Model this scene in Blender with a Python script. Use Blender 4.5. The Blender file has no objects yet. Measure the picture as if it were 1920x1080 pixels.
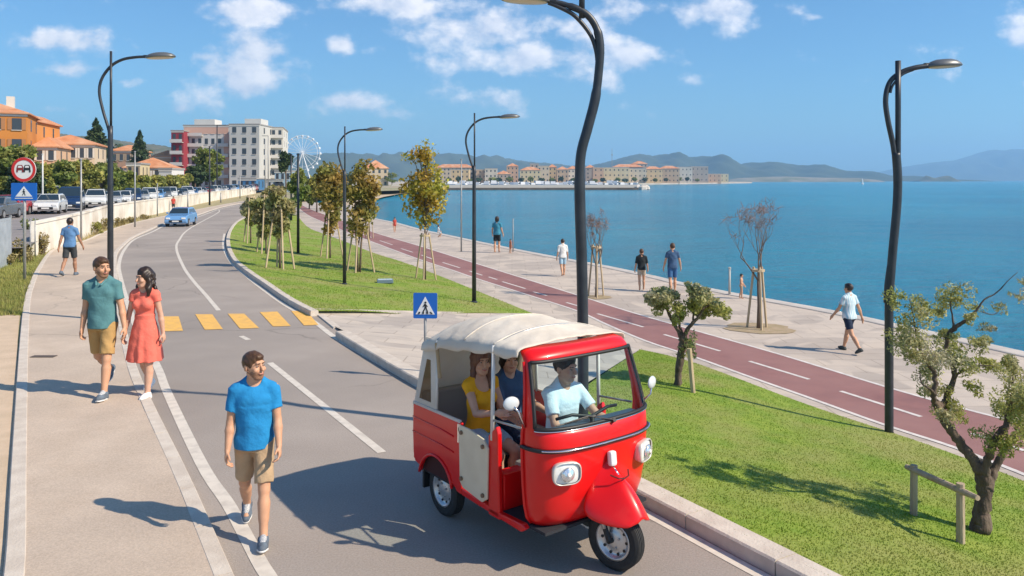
import bpy, bmesh, math, random
import numpy as np
from mathutils import Vector, Matrix
from mathutils.bvhtree import BVHTree
from mathutils.geometry import tessellate_polygon
R = math.radians
scene = bpy.context.scene
# ------------------------------------------------------------ camera
H = 3.1; F = 1500.0; HOR = 338.0
cam_d = bpy.data.cameras.new("camera"); cam = bpy.data.objects.new("camera", cam_d)
scene.collection.objects.link(cam); scene.camera = cam
cam.location = (0, 0, H); cam.rotation_euler = (R(90), 0, 0)
cam_d.sensor_width = 36; cam_d.lens = F / 1920 * 36
cam_d.shift_y = -(540 - HOR) / 1920
cam_d.clip_start = 0.1; cam_d.clip_end = 60000
# ------------------------------------------------------------ sun and sky
SUN_H = Vector((1.0, -0.38)).normalized(); SUN_EL = R(41)
sdir = Vector((SUN_H.x * math.cos(SUN_EL), SUN_H.y * math.cos(SUN_EL), math.sin(SUN_EL)))
sl = bpy.data.lights.new("sun", 'SUN'); sl.energy = 5.0; sl.angle = R(0.6); sl.color = (1, .86, .68)
so = bpy.data.objects.new("sun", sl); scene.collection.objects.link(so)
so.rotation_euler = sdir.to_track_quat('Z', 'Y').to_euler()
so.location = (20, -10, 30)
w = bpy.data.worlds.new("World"); scene.world = w; w.use_nodes = True
nt = w.node_tree; N = nt.nodes; L = nt.links; N.clear()
def nd(t, **k):
    n = N.new(t)
    for a, b in k.items():
        if a == 'inp':
            for i, v in b.items(): n.inputs[i].default_value = v
        else: setattr(n, a, b)
    return n
out = nd('ShaderNodeOutputWorld'); bg = nd('ShaderNodeBackground')
sky = nd('ShaderNodeTexSky'); sky.sky_type = 'NISHITA'; sky.sun_disc = False
sky.sun_elevation = SUN_EL; sky.sun_rotation = math.atan2(SUN_H.x, SUN_H.y)
sky.air_density = 1.0; sky.dust_density = 0.7; sky.ozone_density = 2.2; sky.altitude = 0
bg.inputs[1].default_value = 0.112
tc = nd('ShaderNodeTexCoord'); sep = nd('ShaderNodeSeparateXYZ'); L.new(tc.outputs['Generated'], sep.inputs[0])
def mth(op, a, b=None, c=None, clamp=False):
    n = nd('ShaderNodeMath', operation=op, use_clamp=clamp)
    for i, v in enumerate((a, b, c)):
        if v is None: continue
        if hasattr(v, 'is_linked') or hasattr(v, 'node'): L.new(v, n.inputs[i])
        else: n.inputs[i].default_value = v
    return n.outputs[0]
ya = mth('MAXIMUM', mth('ABSOLUTE', sep.outputs[1]), 0.05)
u = mth('DIVIDE', sep.outputs[0], ya); v = mth('DIVIDE', sep.outputs[2], ya)
def uv(px, py): return ((px - 960) / F, (HOR - py) / F)
comb = nd('ShaderNodeCombineXYZ'); L.new(u, comb.inputs[0]); L.new(v, comb.inputs[1])
wn = nd('ShaderNodeTexNoise', inp={'Scale': 22.0, 'Detail': 4.0}); L.new(comb.outputs[0], wn.inputs['Vector'])
# cloud banks: centre, half-width, half-height, weight (directions of the sky)
blobs = [(450,140,125,52,1.0),(490,100,58,32,1.),(900,60,120,45,1.0),(980,110,150,40,.95),(1185,105,85,38,1.0),(1050,50,110,40,.8),
 (480,18,95,26,1.05),(640,85,40,22,.9),(735,8,150,26,.9),(1290,22,170,32,.95),(120,75,100,34,.95),(130,130,80,22,.8),(380,108,45,16,.8),(890,185,140,42,.72),
 (640,190,70,18,.75),(700,95,50,16,.7),(1290,150,40,18,.7),(1530,32,30,10,.7),(340,205,30,14,.7),(240,155,70,14,.6),(90,205,60,12,.5),(1140,150,40,34,.8),(500,195,80,14,.6),(760,215,80,16,.6),
 (2200,60,300,70,1),(-400,40,300,60,1),(-300,-300,600,90,1),(1300,-350,500,110,1),(600,-700,700,150,.9)]
acc = None
for (x, y, rx, ry, wt) in blobs:
    cu, cv = uv(x, y)
    a = mth('MULTIPLY', mth('SUBTRACT', u, cu), F / rx); b = mth('MULTIPLY', mth('SUBTRACT', v, cv), F / ry)
    d2 = mth('ADD', mth('MULTIPLY', a, a), mth('MULTIPLY', b, b))
    m = mth('MULTIPLY', mth('DIVIDE', 1.0, mth('ADD', mth('MULTIPLY', d2, 0.9), 1.0)), wt)
    m = mth('MULTIPLY', m, mth('LESS_THAN', d2, 9.0))
    acc = m if acc is None else mth('MAXIMUM', acc, m)
mp = nd('ShaderNodeMapping'); mp.inputs['Scale'].default_value = (1, 1.35, 1); L.new(comb.outputs[0], mp.inputs[0])
def cn(off, sc=13.0, det=9.0, ro=.56):
    va = nd('ShaderNodeVectorMath', operation='ADD'); L.new(mp.outputs[0], va.inputs[0]); va.inputs[1].default_value = off
    n = nd('ShaderNodeTexNoise', inp={'Scale': sc, 'Detail': det, 'Roughness': ro}); L.new(va.outputs[0], n.inputs['Vector'])
    return n.outputs['Fac']
n1 = cn((0, 0, 0)); n2 = cn((.010, .016, 0))
dens = mth('ADD', acc, mth('MULTIPLY', mth('SUBTRACT', n1, 0.5), 2.3))
mr = nd('ShaderNodeMapRange', interpolation_type='SMOOTHSTEP'); L.new(dens, mr.inputs[0])
mr.inputs[1].default_value = .42; mr.inputs[2].default_value = .95; mr.inputs[3].default_value = 0; mr.inputs[4].default_value = 0.85
shd = mth('ADD', mth('MULTIPLY', mth('SUBTRACT', n1, n2), 3.0), 0.60, clamp=True)
cr = nd('ShaderNodeMix', data_type='RGBA'); L.new(shd, cr.inputs[0])
cr.inputs[6].default_value = (4.6, 5.2, 6.6, 1); cr.inputs[7].default_value = (9.4, 9.0, 9.0, 1)
# the upper sky is a deep clear blue
tint = nd('ShaderNodeMix', data_type='RGBA', blend_type='MULTIPLY'); tint.inputs[0].default_value = 1
L.new(sky.outputs[0], tint.inputs[6]); tint.inputs[7].default_value = (.50, .84, 1.08, 1)
mx = nd('ShaderNodeMix', data_type='RGBA'); L.new(mr.outputs[0], mx.inputs[0]); L.new(tint.outputs[2], mx.inputs[6]); L.new(cr.outputs[2], mx.inputs[7])
L.new(mx.outputs[2], bg.inputs[0]); L.new(bg.outputs[0], out.inputs[0])
scene.view_settings.view_transform = 'Standard'; scene.view_settings.look = 'None'
scene.view_settings.exposure = 0.30; scene.view_settings.gamma = 1; scene.view_settings.use_curve_mapping = False
scene.render.engine = 'CYCLES'
scene.cycles.use_denoising = True
scene.cycles.max_bounces = 8; scene.cycles.transparent_max_bounces = 16; scene.cycles.volume_bounces = 1
# ------------------------------------------------------------ materials
MATS = {}
def M(name, c, c2=None, sc=6.0, rough=.75, bump=0.0, bsc=None, metal=0.0, spec=.5, detail=5.0, isl=0.0, coat=0.0, c3=None, sc3=.4, trans=0.0, emit=None, stretch=None, coord='Object', lo=.35, hi=.65, sss=0.0):
    if name in MATS: return MATS[name]
    m = bpy.data.materials.new(name); m.use_nodes = True; t = m.node_tree; n = t.nodes; l = t.links
    b = n['Principled BSDF']; b.inputs['Roughness'].default_value = rough; b.inputs['Metallic'].default_value = metal
    b.inputs['Specular IOR Level'].default_value = spec; b.inputs['Coat Weight'].default_value = coat; b.inputs['Coat Roughness'].default_value = .06
    b.inputs['Base Color'].default_value = (*c, 1)
    if sss: b.inputs['Subsurface Weight'].default_value = sss; b.inputs['Subsurface Radius'].default_value = (.012, .005, .003); b.inputs['Subsurface Scale'].default_value = 1.0
    tcn = n.new('ShaderNodeTexCoord'); vec = tcn.outputs[coord]
    if stretch:
        mp = n.new('ShaderNodeMapping'); mp.inputs['Scale'].default_value = stretch; l.new(vec, mp.inputs[0]); vec = mp.outputs[0]
    col = None
    if c2:
        no = n.new('ShaderNodeTexNoise'); no.inputs['Scale'].default_value = sc; no.inputs['Detail'].default_value = detail; l.new(vec, no.inputs['Vector'])
        r = n.new('ShaderNodeMapRange'); r.inputs[1].default_value = lo; r.inputs[2].default_value = hi; l.new(no.outputs['Fac'], r.inputs[0])
        mx = n.new('ShaderNodeMix'); mx.data_type = 'RGBA'; l.new(r.outputs[0], mx.inputs[0])
        mx.inputs[6].default_value = (*c, 1); mx.inputs[7].default_value = (*c2, 1); col = mx.outputs[2]
    if c3:
        no = n.new('ShaderNodeTexNoise'); no.inputs['Scale'].default_value = sc3; no.inputs['Detail'].default_value = 4; l.new(vec, no.inputs['Vector'])
        r = n.new('ShaderNodeMapRange'); r.inputs[1].default_value = .42; r.inputs[2].default_value = .66; l.new(no.outputs['Fac'], r.inputs[0])
        mx = n.new('ShaderNodeMix'); mx.data_type = 'RGBA'; l.new(r.outputs[0], mx.inputs[0])
        if col: l.new(col, mx.inputs[6])
        else: mx.inputs[6].default_value = (*c, 1)
        mx.inputs[7].default_value = (*c3, 1); col = mx.outputs[2]
    if isl:
        g = n.new('ShaderNodeNewGeometry'); r = n.new('ShaderNodeMapRange'); l.new(g.outputs['Random Per Island'], r.inputs[0])
        r.inputs[3].default_value = 1 - isl; r.inputs[4].default_value = 1 + isl
        hs = n.new('ShaderNodeHueSaturation'); l.new(r.outputs[0], hs.inputs['Value'])
        if col: l.new(col, hs.inputs['Color'])
        else: hs.inputs['Color'].default_value = (*c, 1)
        col = hs.outputs[0]
    if col: l.new(col, b.inputs['Base Color'])
    if bump:
        no = n.new('ShaderNodeTexNoise'); no.inputs['Scale'].default_value = bsc or sc * 4; no.inputs['Detail'].default_value = 6; l.new(vec, no.inputs['Vector'])
        bp = n.new('ShaderNodeBump'); bp.inputs['Strength'].default_value = min(1, bump); bp.inputs['Distance'].default_value = .02; l.new(no.outputs['Fac'], bp.inputs['Height']); l.new(bp.outputs[0], b.inputs['Normal'])
    if trans:  # leaf translucency
        tr = n.new('ShaderNodeBsdfTranslucent'); ms = n.new('ShaderNodeMixShader'); ms.inputs[0].default_value = trans
        if col: l.new(col, tr.inputs[0])
        else: tr.inputs[0].default_value = (*c, 1)
        l.new(b.outputs[0], ms.inputs[1]); l.new(tr.outputs[0], ms.inputs[2]); l.new(ms.outputs[0], n['Material Output'].inputs[0])
    MATS[name] = m
    return m
def glassm(name, tint=(.8, .92, .92), refl=.12):
    if name in MATS: return MATS[name]
    m = bpy.data.materials.new(name); m.use_nodes = True; t = m.node_tree; n = t.nodes; l = t.links; n.remove(n['Principled BSDF'])
    tr = n.new('ShaderNodeBsdfTransparent'); tr.inputs[0].default_value = (*tint, 1); g = n.new('ShaderNodeBsdfGlossy'); g.inputs['Roughness'].default_value = .03
    lw = n.new('ShaderNodeLayerWeight'); lw.inputs[0].default_value = refl; ms = n.new('ShaderNodeMixShader')
    l.new(lw.outputs['Fresnel'], ms.inputs[0]); l.new(tr.outputs[0], ms.inputs[1]); l.new(g.outputs[0], ms.inputs[2]); l.new(ms.outputs[0], n['Material Output'].inputs[0])
    MATS[name] = m; return m
# ------------------------------------------------------------ object helpers
def link(o): scene.collection.objects.link(o); return o
def tag(o, label=None, cat=None, group=None, kind=None):
    if label: o['label'] = label
    if cat: o['category'] = cat
    if group: o['group'] = group
    if kind: o['kind'] = kind
    return o
def empty(name, loc=(0, 0, 0), rz=0, label=None, cat=None, group=None, sc=1):
    o = bpy.data.objects.new(name, None); o.empty_display_size = .2; link(o); o.location = loc; o.rotation_euler = (0, 0, rz); o.scale = (sc,) * 3
    return tag(o, label, cat, group)
def mesh(name, V, Fc, mat, parent=None, smooth=False, sub=0):
    me = bpy.data.meshes.new(name)
    if isinstance(V, np.ndarray): V = V.tolist()
    if isinstance(Fc, np.ndarray): Fc = Fc.tolist()
    me.from_pydata(V, [], Fc); me.update()
    if isinstance(mat, (list, tuple)):
        for x in mat: me.materials.append(x)
    else: me.materials.append(mat)
    if smooth: me.polygons.foreach_set('use_smooth', [True] * len(me.polygons))
    o = bpy.data.objects.new(name, me); link(o)
    if parent: o.parent = parent
    if sub:
        md = o.modifiers.new('s', 'SUBSURF'); md.levels = sub; md.render_levels = sub
    return o
class MB:
    def __init__(s): s.V = []; s.F = []
    def add(s, V, Fc):
        k = len(s.V); s.V += [tuple(v) for v in V]; s.F += [tuple(i + k for i in f) for f in Fc]; return s
    def box(s, x0, x1, y0, y1, z0, z1, m=None):
        V = [(x, y, z) for z in (z0, z1) for y in (y0, y1) for x in (x0, x1)]
        if m is not None: V = [m @ Vector(v) for v in V]
        return s.add(V, [(0, 2, 3, 1), (4, 5, 7, 6), (0, 1, 5, 4), (2, 6, 7, 3), (0, 4, 6, 2), (1, 3, 7, 5)])
    def tube(s, pts, rad, n=8, cap=True):
        pts = [Vector(p) for p in pts]
        if not hasattr(rad, '__len__'): rad = [rad] * len(pts)
        rings = []; up = None
        for i, p in enumerate(pts):
            t = (pts[min(i + 1, len(pts) - 1)] - pts[max(i - 1, 0)]).normalized()
            if up is None: up = Vector((0, 0, 1)) if abs(t.z) < .9 else Vector((1, 0, 0))
            a = t.cross(up).normalized(); b = a.cross(t).normalized(); up = b
            rings.append([p + (a * math.cos(2 * math.pi * k / n) + b * math.sin(2 * math.pi * k / n)) * rad[i] for k in range(n)])
        V = [v for r in rings for v in r]; Fc = []
        for i in range(len(pts) - 1):
            for k in range(n):
                Fc.append((i * n + k, i * n + (k + 1) % n, (i + 1) * n + (k + 1) % n, (i + 1) * n + k))
        if cap: Fc.append(tuple(range(n))[::-1]); Fc.append(tuple((len(pts) - 1) * n + k for k in range(n)))
        return s.add(V, Fc)
    def lathe(s, prof, n=24, m=None, axis='z', caps=(1, 1)):
        V = []; Fc = []
        for (r, z) in prof:
            for k in range(n):
                a = 2 * math.pi * k / n
                v = Vector((r * math.cos(a), r * math.sin(a), z))
                if axis == 'y': v = Vector((v.x, v.z, v.y))
                if axis == 'x': v = Vector((v.z, v.x, v.y))
                V.append(m @ v if m is not None else v)
        for i in range(len(prof) - 1):
            for k in range(n): Fc.append((i * n + k, i * n + (k + 1) % n, (i + 1) * n + (k + 1) % n, (i + 1) * n + k))
        if caps[0]: Fc.append(tuple(range(n))[::-1])
        if caps[1]: Fc.append(tuple((len(prof) - 1) * n + k for k in range(n)))
        return s.add(V, Fc)
    def build(s, name, mat, parent=None, smooth=False, bevel=0, sub=0):
        o = mesh(name, s.V, s.F, mat, parent, smooth, sub)
        bm = bmesh.new(); bm.from_mesh(o.data); bmesh.ops.recalc_face_normals(bm, faces=bm.faces); bm.to_mesh(o.data); bm.free()
        if bevel:
            md = o.modifiers.new('b', 'BEVEL'); md.width = bevel; md.segments = 2; md.limit_method = 'ANGLE'
        return o
def children(o): return CH.get(o.name, [])
CH = {}
def copy_tree(o, parent=None):
    c = o.copy(); link(c)
    if parent: c.parent = parent
    for ch in o.children: copy_tree(ch, c)
    return c
# ------------------------------------------------------------ picture-to-ground helpers
def P(px, py, z=0.0):
    d = (H - z) * F / (py - HOR); return Vector(((px - 960) / F * d, d, z))
def PD(px, py, d): return Vector(((px - 960) / F * d, d, H - (py - HOR) / F * d))
def smooth_path(pts, n=6):
    pts = [Vector(p) for p in pts]; out = []
    for i in range(len(pts) - 1):
        p0 = pts[max(i - 1, 0)]; p1 = pts[i]; p2 = pts[i + 1]; p3 = pts[min(i + 2, len(pts) - 1)]
        for k in range(n):
            t = k / n
            out.append(.5 * ((2 * p1) + (-p0 + p2) * t + (2 * p0 - 5 * p1 + 4 * p2 - p3) * t * t + (-p0 + 3 * p1 - 3 * p2 + p3) * t ** 3))
    out.append(pts[-1]); return out
def path(pl, z, n=6): return smooth_path([P(x, y, z) for x, y in pl], n)
BV = []; BF = []
def regV(V, Fc):
    k = len(BV); BV.extend([Vector(v) for v in V]); BF.extend([tuple(i + k for i in f) for f in Fc])
def sheet(name, pts, mat, reg=True, kind='structure'):
    pts = [Vector(p) for p in pts]
    tri = tessellate_polygon([pts])
    tri = [t if (pts[t[1]] - pts[t[0]]).cross(pts[t[2]] - pts[t[0]]).z > 0 else (t[0], t[2], t[1]) for t in tri]
    o = mesh(name, [tuple(p) for p in pts], tri, mat); o['kind'] = kind
    if reg: regV(pts, tri)
    return o
def ribbon_geo(pts, wd, dz=0):
    V = []; Fc = []
    for i, p in enumerate(pts):
        t = (pts[min(i + 1, len(pts) - 1)] - pts[max(i - 1, 0)]); t.z = 0; t.normalize(); nrm = Vector((-t.y, t.x, 0))
        ww = wd[i] if hasattr(wd, '__len__') else wd
        V += [p + nrm * ww / 2 + Vector((0, 0, dz)), p - nrm * ww / 2 + Vector((0, 0, dz))]
        if i: Fc.append((2 * i - 2, 2 * i - 1, 2 * i + 1, 2 * i))
    return V, Fc
def loft(name, A, B, nu, nv, mat, noise=0.0, seed=1):
    # A, B: matching smooth world polylines of the same length
    V = []; Fc = []; m = len(A)
    rnd = np.random.RandomState(seed)
    for i in range(m):
        for j in range(nv + 1):
            t = j / nv; p = A[i].lerp(B[i], t); e = math.sin(math.pi * t)
            p.z = A[i].z + (B[i].z - A[i].z) * t + noise * e * (math.sin(p.x * 1.3 + p.y * .7) + math.sin(p.y * 1.1 - p.x * .4))
            V.append(p)
    for i in range(m - 1):
        for j in range(nv):
            a = i * (nv + 1) + j; f = (a, a + 1, a + nv + 2, a + nv + 1)
            if (V[f[1]] - V[f[0]]).cross(V[f[3]] - V[f[0]]).z < 0: f = f[::-1]
            Fc.append(f)
    regV(V, Fc)
    o = mesh(name, [tuple(v) for v in V], Fc, mat, smooth=True); o['kind'] = 'structure'
    return o
BVH = [None]
def ground(px, py):
    if BVH[0] is None: BVH[0] = BVHTree.FromPolygons([tuple(v) for v in BV], BF)
    d = Vector(((px - 960) / F, 1, -(py - HOR) / F)).normalized()
    h = BVH[0].ray_cast(Vector((0, 0, H)), d)
    return h[0] if h[0] is not None else P(px, py, 0)
def zdown(x, y):
    if BVH[0] is None: ground(960, 900)
    h = BVH[0].ray_cast(Vector((x, y, 30)), Vector((0, 0, -1))); return h[0].z if h[0] is not None else 0
# ------------------------------------------------------------ ground
asph = M('asphalt', (.32, .275, .24), (.365, .315, .275), sc=.9, rough=.85, bump=.25, bsc=90, c3=(.27, .235, .208), sc3=.22, detail=9)
def add_cracks(m, sc, amt, seed):
    t = m.node_tree; n = t.nodes; l = t.links; b = n['Principled BSDF']; src = b.inputs['Base Color'].links[0].from_socket
    tc = n.new('ShaderNodeTexCoord'); no = n.new('ShaderNodeTexNoise'); no.inputs['Scale'].default_value = .9; no.inputs['Detail'].default_value = 6; l.new(tc.outputs['Object'], no.inputs[0])
    va = n.new('ShaderNodeVectorMath'); va.operation = 'MULTIPLY_ADD'; l.new(no.outputs['Color'], va.inputs[0]); va.inputs[1].default_value = (1.1, 1.1, 0); l.new(tc.outputs['Object'], va.inputs[2])
    vo = n.new('ShaderNodeTexVoronoi'); vo.feature = 'DISTANCE_TO_EDGE'; vo.inputs['Scale'].default_value = sc; l.new(va.outputs[0], vo.inputs[0])
    r = n.new('ShaderNodeMapRange'); r.inputs[1].default_value = .0; r.inputs[2].default_value = .006; r.inputs[3].default_value = 1; r.inputs[4].default_value = 0; l.new(vo.outputs['Distance'], r.inputs[0])
    n2 = n.new('ShaderNodeTexNoise'); n2.inputs['Scale'].default_value = .16; l.new(tc.outputs['Object'], n2.inputs[0])
    r2 = n.new('ShaderNodeMapRange'); r2.inputs[1].default_value = .48; r2.inputs[2].default_value = .60; r2.inputs[4].default_value = amt; l.new(n2.outputs['Fac'], r2.inputs[0])
    mu = n.new('ShaderNodeMath'); mu.operation = 'MULTIPLY'; l.new(r.outputs[0], mu.inputs[0]); l.new(r2.outputs[0], mu.inputs[1])
    # fine aggregate
    n3 = n.new('ShaderNodeTexNoise'); n3.inputs['Scale'].default_value = 55; n3.inputs['Detail'].default_value = 3; l.new(tc.outputs['Object'], n3.inputs[0])
    r3 = n.new('ShaderNodeMapRange'); r3.inputs[1].default_value = .3; r3.inputs[2].default_value = .7; r3.inputs[3].default_value = .86; r3.inputs[4].default_value = 1.12; l.new(n3.outputs['Fac'], r3.inputs[0])
    hs = n.new('ShaderNodeHueSaturation'); l.new(src, hs.inputs['Color']); l.new(r3.outputs[0], hs.inputs['Value'])
    mx = n.new('ShaderNodeMix'); mx.data_type = 'RGBA'; l.new(mu.outputs[0], mx.inputs[0]); l.new(hs.outputs[0], mx.inputs[6]); mx.inputs[7].default_value = (.09, .08, .07, 1); l.new(mx.outputs[2], b.inputs['Base Color'])
add_cracks(asph, .22, .75, 1)
pave = M('pavement_concrete', (.50, .40, .31), (.56, .455, .36), sc=2.2, rough=.9, bump=.15, bsc=60, detail=9, c3=(.45,.365,.29), sc3=.5)
add_cracks(pave, .16, .35, 2)
kerbm = M('kerb_stone', (.62, .55, .47), (.52, .45, .38), sc=5, rough=.9, bump=.3, bsc=40)
paintw = M('road_paint_white', (.66, .60, .52), (.50, .45, .39), sc=7, rough=.7, detail=10, lo=.42, hi=.75)
painty = M('road_paint_yellow', (.80, .46, .10), (.62, .36, .12), sc=6, rough=.7, detail=10, lo=.42, hi=.8)
grassm = M('grass_ground', (.155, .25, .018), (.235, .31, .035), sc=3.2, rough=.95, bump=.5, bsc=45, c3=(.27, .28, .075), sc3=.7, detail=9)
drym = M('dry_verge', (.42, .33, .20), (.30, .28, .12), sc=1.6, rough=.95, bump=.8, bsc=30, detail=9)
sandm = M('sand_verge', (.60, .46, .33), (.52, .40, .28), sc=3, rough=.95, bump=.3, bsc=40)
bikem = M('bikeway_red', (.27, .125, .115), (.225, .105, .10), sc=3, rough=.85, bump=.2, bsc=80, c3=(.31, .16, .145), sc3=.4, detail=8)
parkm = M('parking_asphalt', (.22, .20, .19), (.28, .25, .24), sc=1, rough=.9)
# patterned promenade paving: large pale and grey curved fields
def pattern_mat(name, ca, cb, cc, sc):
    m = bpy.data.materials.new(name); m.use_nodes = True; t = m.node_tree; n = t.nodes; l = t.links; b = n['Principled BSDF']; b.inputs['Roughness'].default_value = .85
    tc = n.new('ShaderNodeTexCoord'); wv = n.new('ShaderNodeTexNoise'); wv.inputs['Scale'].default_value = sc; wv.inputs['Detail'].default_value = 1.0; wv.inputs['Distortion'].default_value = 1.6
    l.new(tc.outputs['Object'], wv.inputs[0])
    r = n.new('ShaderNodeMapRange'); r.inputs[1].default_value = .50; r.inputs[2].default_value = .54; l.new(wv.outputs['Fac'], r.inputs[0])
    mx = n.new('ShaderNodeMix'); mx.data_type = 'RGBA'; l.new(r.outputs[0], mx.inputs[0]); mx.inputs[6].default_value = (*ca, 1); mx.inputs[7].default_value = (*cb, 1)
    no = n.new('ShaderNodeTexNoise'); no.inputs['Scale'].default_value = 1.3; no.inputs['Detail'].default_value = 10; l.new(tc.outputs['Object'], no.inputs[0])
    r2 = n.new('ShaderNodeMapRange'); r2.inputs[1].default_value = .40; r2.inputs[2].default_value = .7; l.new(no.outputs['Fac'], r2.inputs[0])
    m2 = n.new('ShaderNodeMix'); m2.data_type = 'RGBA'; l.new(r2.outputs[0], m2.inputs[0]); l.new(mx.outputs[2], m2.inputs[6]); m2.inputs[7].default_value = (*cc, 1)
    br = n.new('ShaderNodeTexBrick'); br.inputs['Scale'].default_value = 1.0; br.inputs['Color1'].default_value = (1, 1, 1, 1); br.inputs['Color2'].default_value = (.95, .95, .95, 1); br.inputs['Mortar'].default_value = (.70, .68, .66, 1)
    br.inputs['Mortar Size'].default_value = .012; br.inputs['Brick Width'].default_value = 1.2; br.inputs['Row Height'].default_value = .6
    l.new(tc.outputs['Object'], br.inputs[0])
    m3 = n.new('ShaderNodeMix'); m3.data_type = 'RGBA'; m3.blend_type = 'MULTIPLY'; m3.inputs[0].default_value = 1; l.new(m2.outputs[2], m3.inputs[6]); l.new(br.outputs[0], m3.inputs[7])
    l.new(m3.outputs[2], b.inputs['Base Color'])
    return m
promm = pattern_mat('promenade_paving', (.56, .475, .395), (.41, .35, .30), (.48, .41, .35), .42)
plazam = pattern_mat('plaza_paving', (.54, .465, .39), (.40, .345, .30), (.46, .40, .345), .5)
ZP = -0.8      # level of the promenade
ZS = -1.6      # sea level
# sea with real ripples near the quay, one huge sheet beyond
def sea_mat():
    m = bpy.data.materials.new('sea_water'); m.use_nodes = True; t = m.node_tree; n = t.nodes; l = t.links; b = n['Principled BSDF']
    b.inputs['Roughness'].default_value = .12; b.inputs['Specular IOR Level'].default_value = .2
    tc = n.new('ShaderNodeTexCoord'); no = n.new('ShaderNodeTexNoise'); no.inputs['Scale'].default_value = .02; no.inputs['Detail'].default_value = 5; l.new(tc.outputs['Object'], no.inputs[0])
    r = n.new('ShaderNodeMapRange'); r.inputs[1].default_value = .35; r.inputs[2].default_value = .65; l.new(no.outputs['Fac'], r.inputs[0])
    mx = n.new('ShaderNodeMix'); mx.data_type = 'RGBA'; mx.inputs[6].default_value = (.0, .20, .34, 1); mx.inputs[7].default_value = (.0, .28, .43, 1); l.new(r.outputs[0], mx.inputs[0])
    l.new(mx.outputs[2], b.inputs['Base Color'])
    mp = n.new('ShaderNodeMapping'); mp.inputs['Scale'].default_value = (.55, 1.5, 1); mp.inputs['Rotation'].default_value = (0, 0, R(12)); l.new(tc.outputs['Object'], mp.inputs[0])
    a = n.new('ShaderNodeTexNoise'); a.inputs['Scale'].default_value = .9; a.inputs['Detail'].default_value = 6; a.inputs['Roughness'].default_value = .68; l.new(mp.outputs[0], a.inputs[0])
    a2 = n.new('ShaderNodeTexNoise'); a2.inputs['Scale'].default_value = .16; a2.inputs['Detail'].default_value = 4; l.new(mp.outputs[0], a2.inputs[0])
    ad = n.new('ShaderNodeMath'); ad.operation = 'ADD'; l.new(a.outputs['Fac'], ad.inputs[0])
    mu = n.new('ShaderNodeMath'); mu.operation = 'MULTIPLY'; mu.inputs[1].default_value = 2.5; l.new(a2.outputs['Fac'], mu.inputs[0]); l.new(mu.outputs[0], ad.inputs[1])
    bp = n.new('ShaderNodeBump'); bp.inputs['Strength'].default_value = 1; bp.inputs['Distance'].default_value = .95; l.new(ad.outputs[0], bp.inputs['Height']); l.new(bp.outputs[0], b.inputs['Normal'])
    return m
SEAM = sea_mat()
mesh('sea', [(-16000, -500, ZS), (16000, -500, ZS), (16000, 16000, ZS), (-16000, 16000, ZS)], [(0, 1, 2, 3)], SEAM)['kind'] = 'structure'
regV([(-16000, -500, ZS), (16000, -500, ZS), (16000, 16000, ZS), (-16000, 16000, ZS)], [(0, 1, 2, 3)])
# road
Lroad = [(560,1200),(510,1092),(485,1050),(430,948),(378,869),(313,734),(293,683),(250,600),(225,516),(224,490),(234,467),(252,449),(285,435),(315,421),(365,409),(413,392),(452,384),(480,378)]
Kerb = [(2000,1310),(1570,1093),(1370,993),(1191,903),(985,800),(785,703),(630,612),(590,583),(545,560),(500,530),(470,510),(440,485),(428,458),(430,436),(440,420),(455,409),(475,402)]
rl = path([(470,1200),(425,1092),(407,1050),(338,886),(276,756),(245,680),(225,590),(215,509),(216,476),(229,460),(249,444),(280,430),(311,417),(362,405),(411,389),(450,381),(480,375)], 0); rk = path(Kerb, 0.0)
road_pts = [(-3.0, -3, 0)] + [tuple(p) for p in rl] + [tuple(P(500, 379, 0)), tuple(P(520, 385, 0)), tuple(P(490, 396, 0))] + [tuple(p) for p in reversed(rk)] + [(7, -3, 0)]
sheet('road', road_pts, asph)
# base land left of the road and far beyond
border = [P(900, 1200, -.05), P(700, 900, -.05), P(480, 620, -.05), P(380, 520, -.05), P(350, 455, -.05), P(400, 415, -.05), P(450, 398, -.05), P(500, 398, -.05), P(540, 399, -.05),P(556,404,-.05), P(552, 392, -.05), P(548, 376, -.05), P(600, 366, -.05), P(660, 360, -.05), P(748, 357, -.05),P(830,350,-.05)]
sheet('ground', [(-400, -30, -.05), (0, -30, -.05)] + [tuple(p) for p in border] + [(40, 700, -.05), (60, 1500, -.05), (-400, 2600, -.05), (-3000, 2600, -.05), (-3000, -30, -.05)],
      M('dry_ground', (.40, .32, .22), (.30, .28, .15), sc=.2, rough=.95, c3=(.22, .24, .10), sc3=.05))
# verge, pavement, edge strip
Pl = [(-10,1200),(26,1080),(36,850),(45,640),(52,560),(62,527),(72,505),(93,474),(115,462),(160,451),(199,434),(250,418),(300,407),(400,387),(455,377),(480,373)]
L1c = [(470,1200),(425,1092),(407,1050),(338,886),(276,756),(245,680),(225,590),(215,509),(216,476),(229,460),(249,444),(280,430),(311,417),(362,405),(411,389),(450,381),(480,375)]
ZV = .06
pl = path(Pl, ZV); l1 = path(L1c, ZV)
sheet('pavement', [(-3.2, -3, ZV)] + [tuple(p) for p in l1] + [tuple(p) for p in reversed(pl)] + [(-6.5, -3, ZV)], pave)
def resample(pts, step):
    out = [pts[0].copy()]; acc = 0
    for a, b in zip(pts[:-1], pts[1:]):
        L_ = (b - a).length; u_ = step - acc
        while u_ < L_: out.append(a.lerp(b, u_ / L_)); u_ += step
        acc = (acc + L_) % step
    return out
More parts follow.
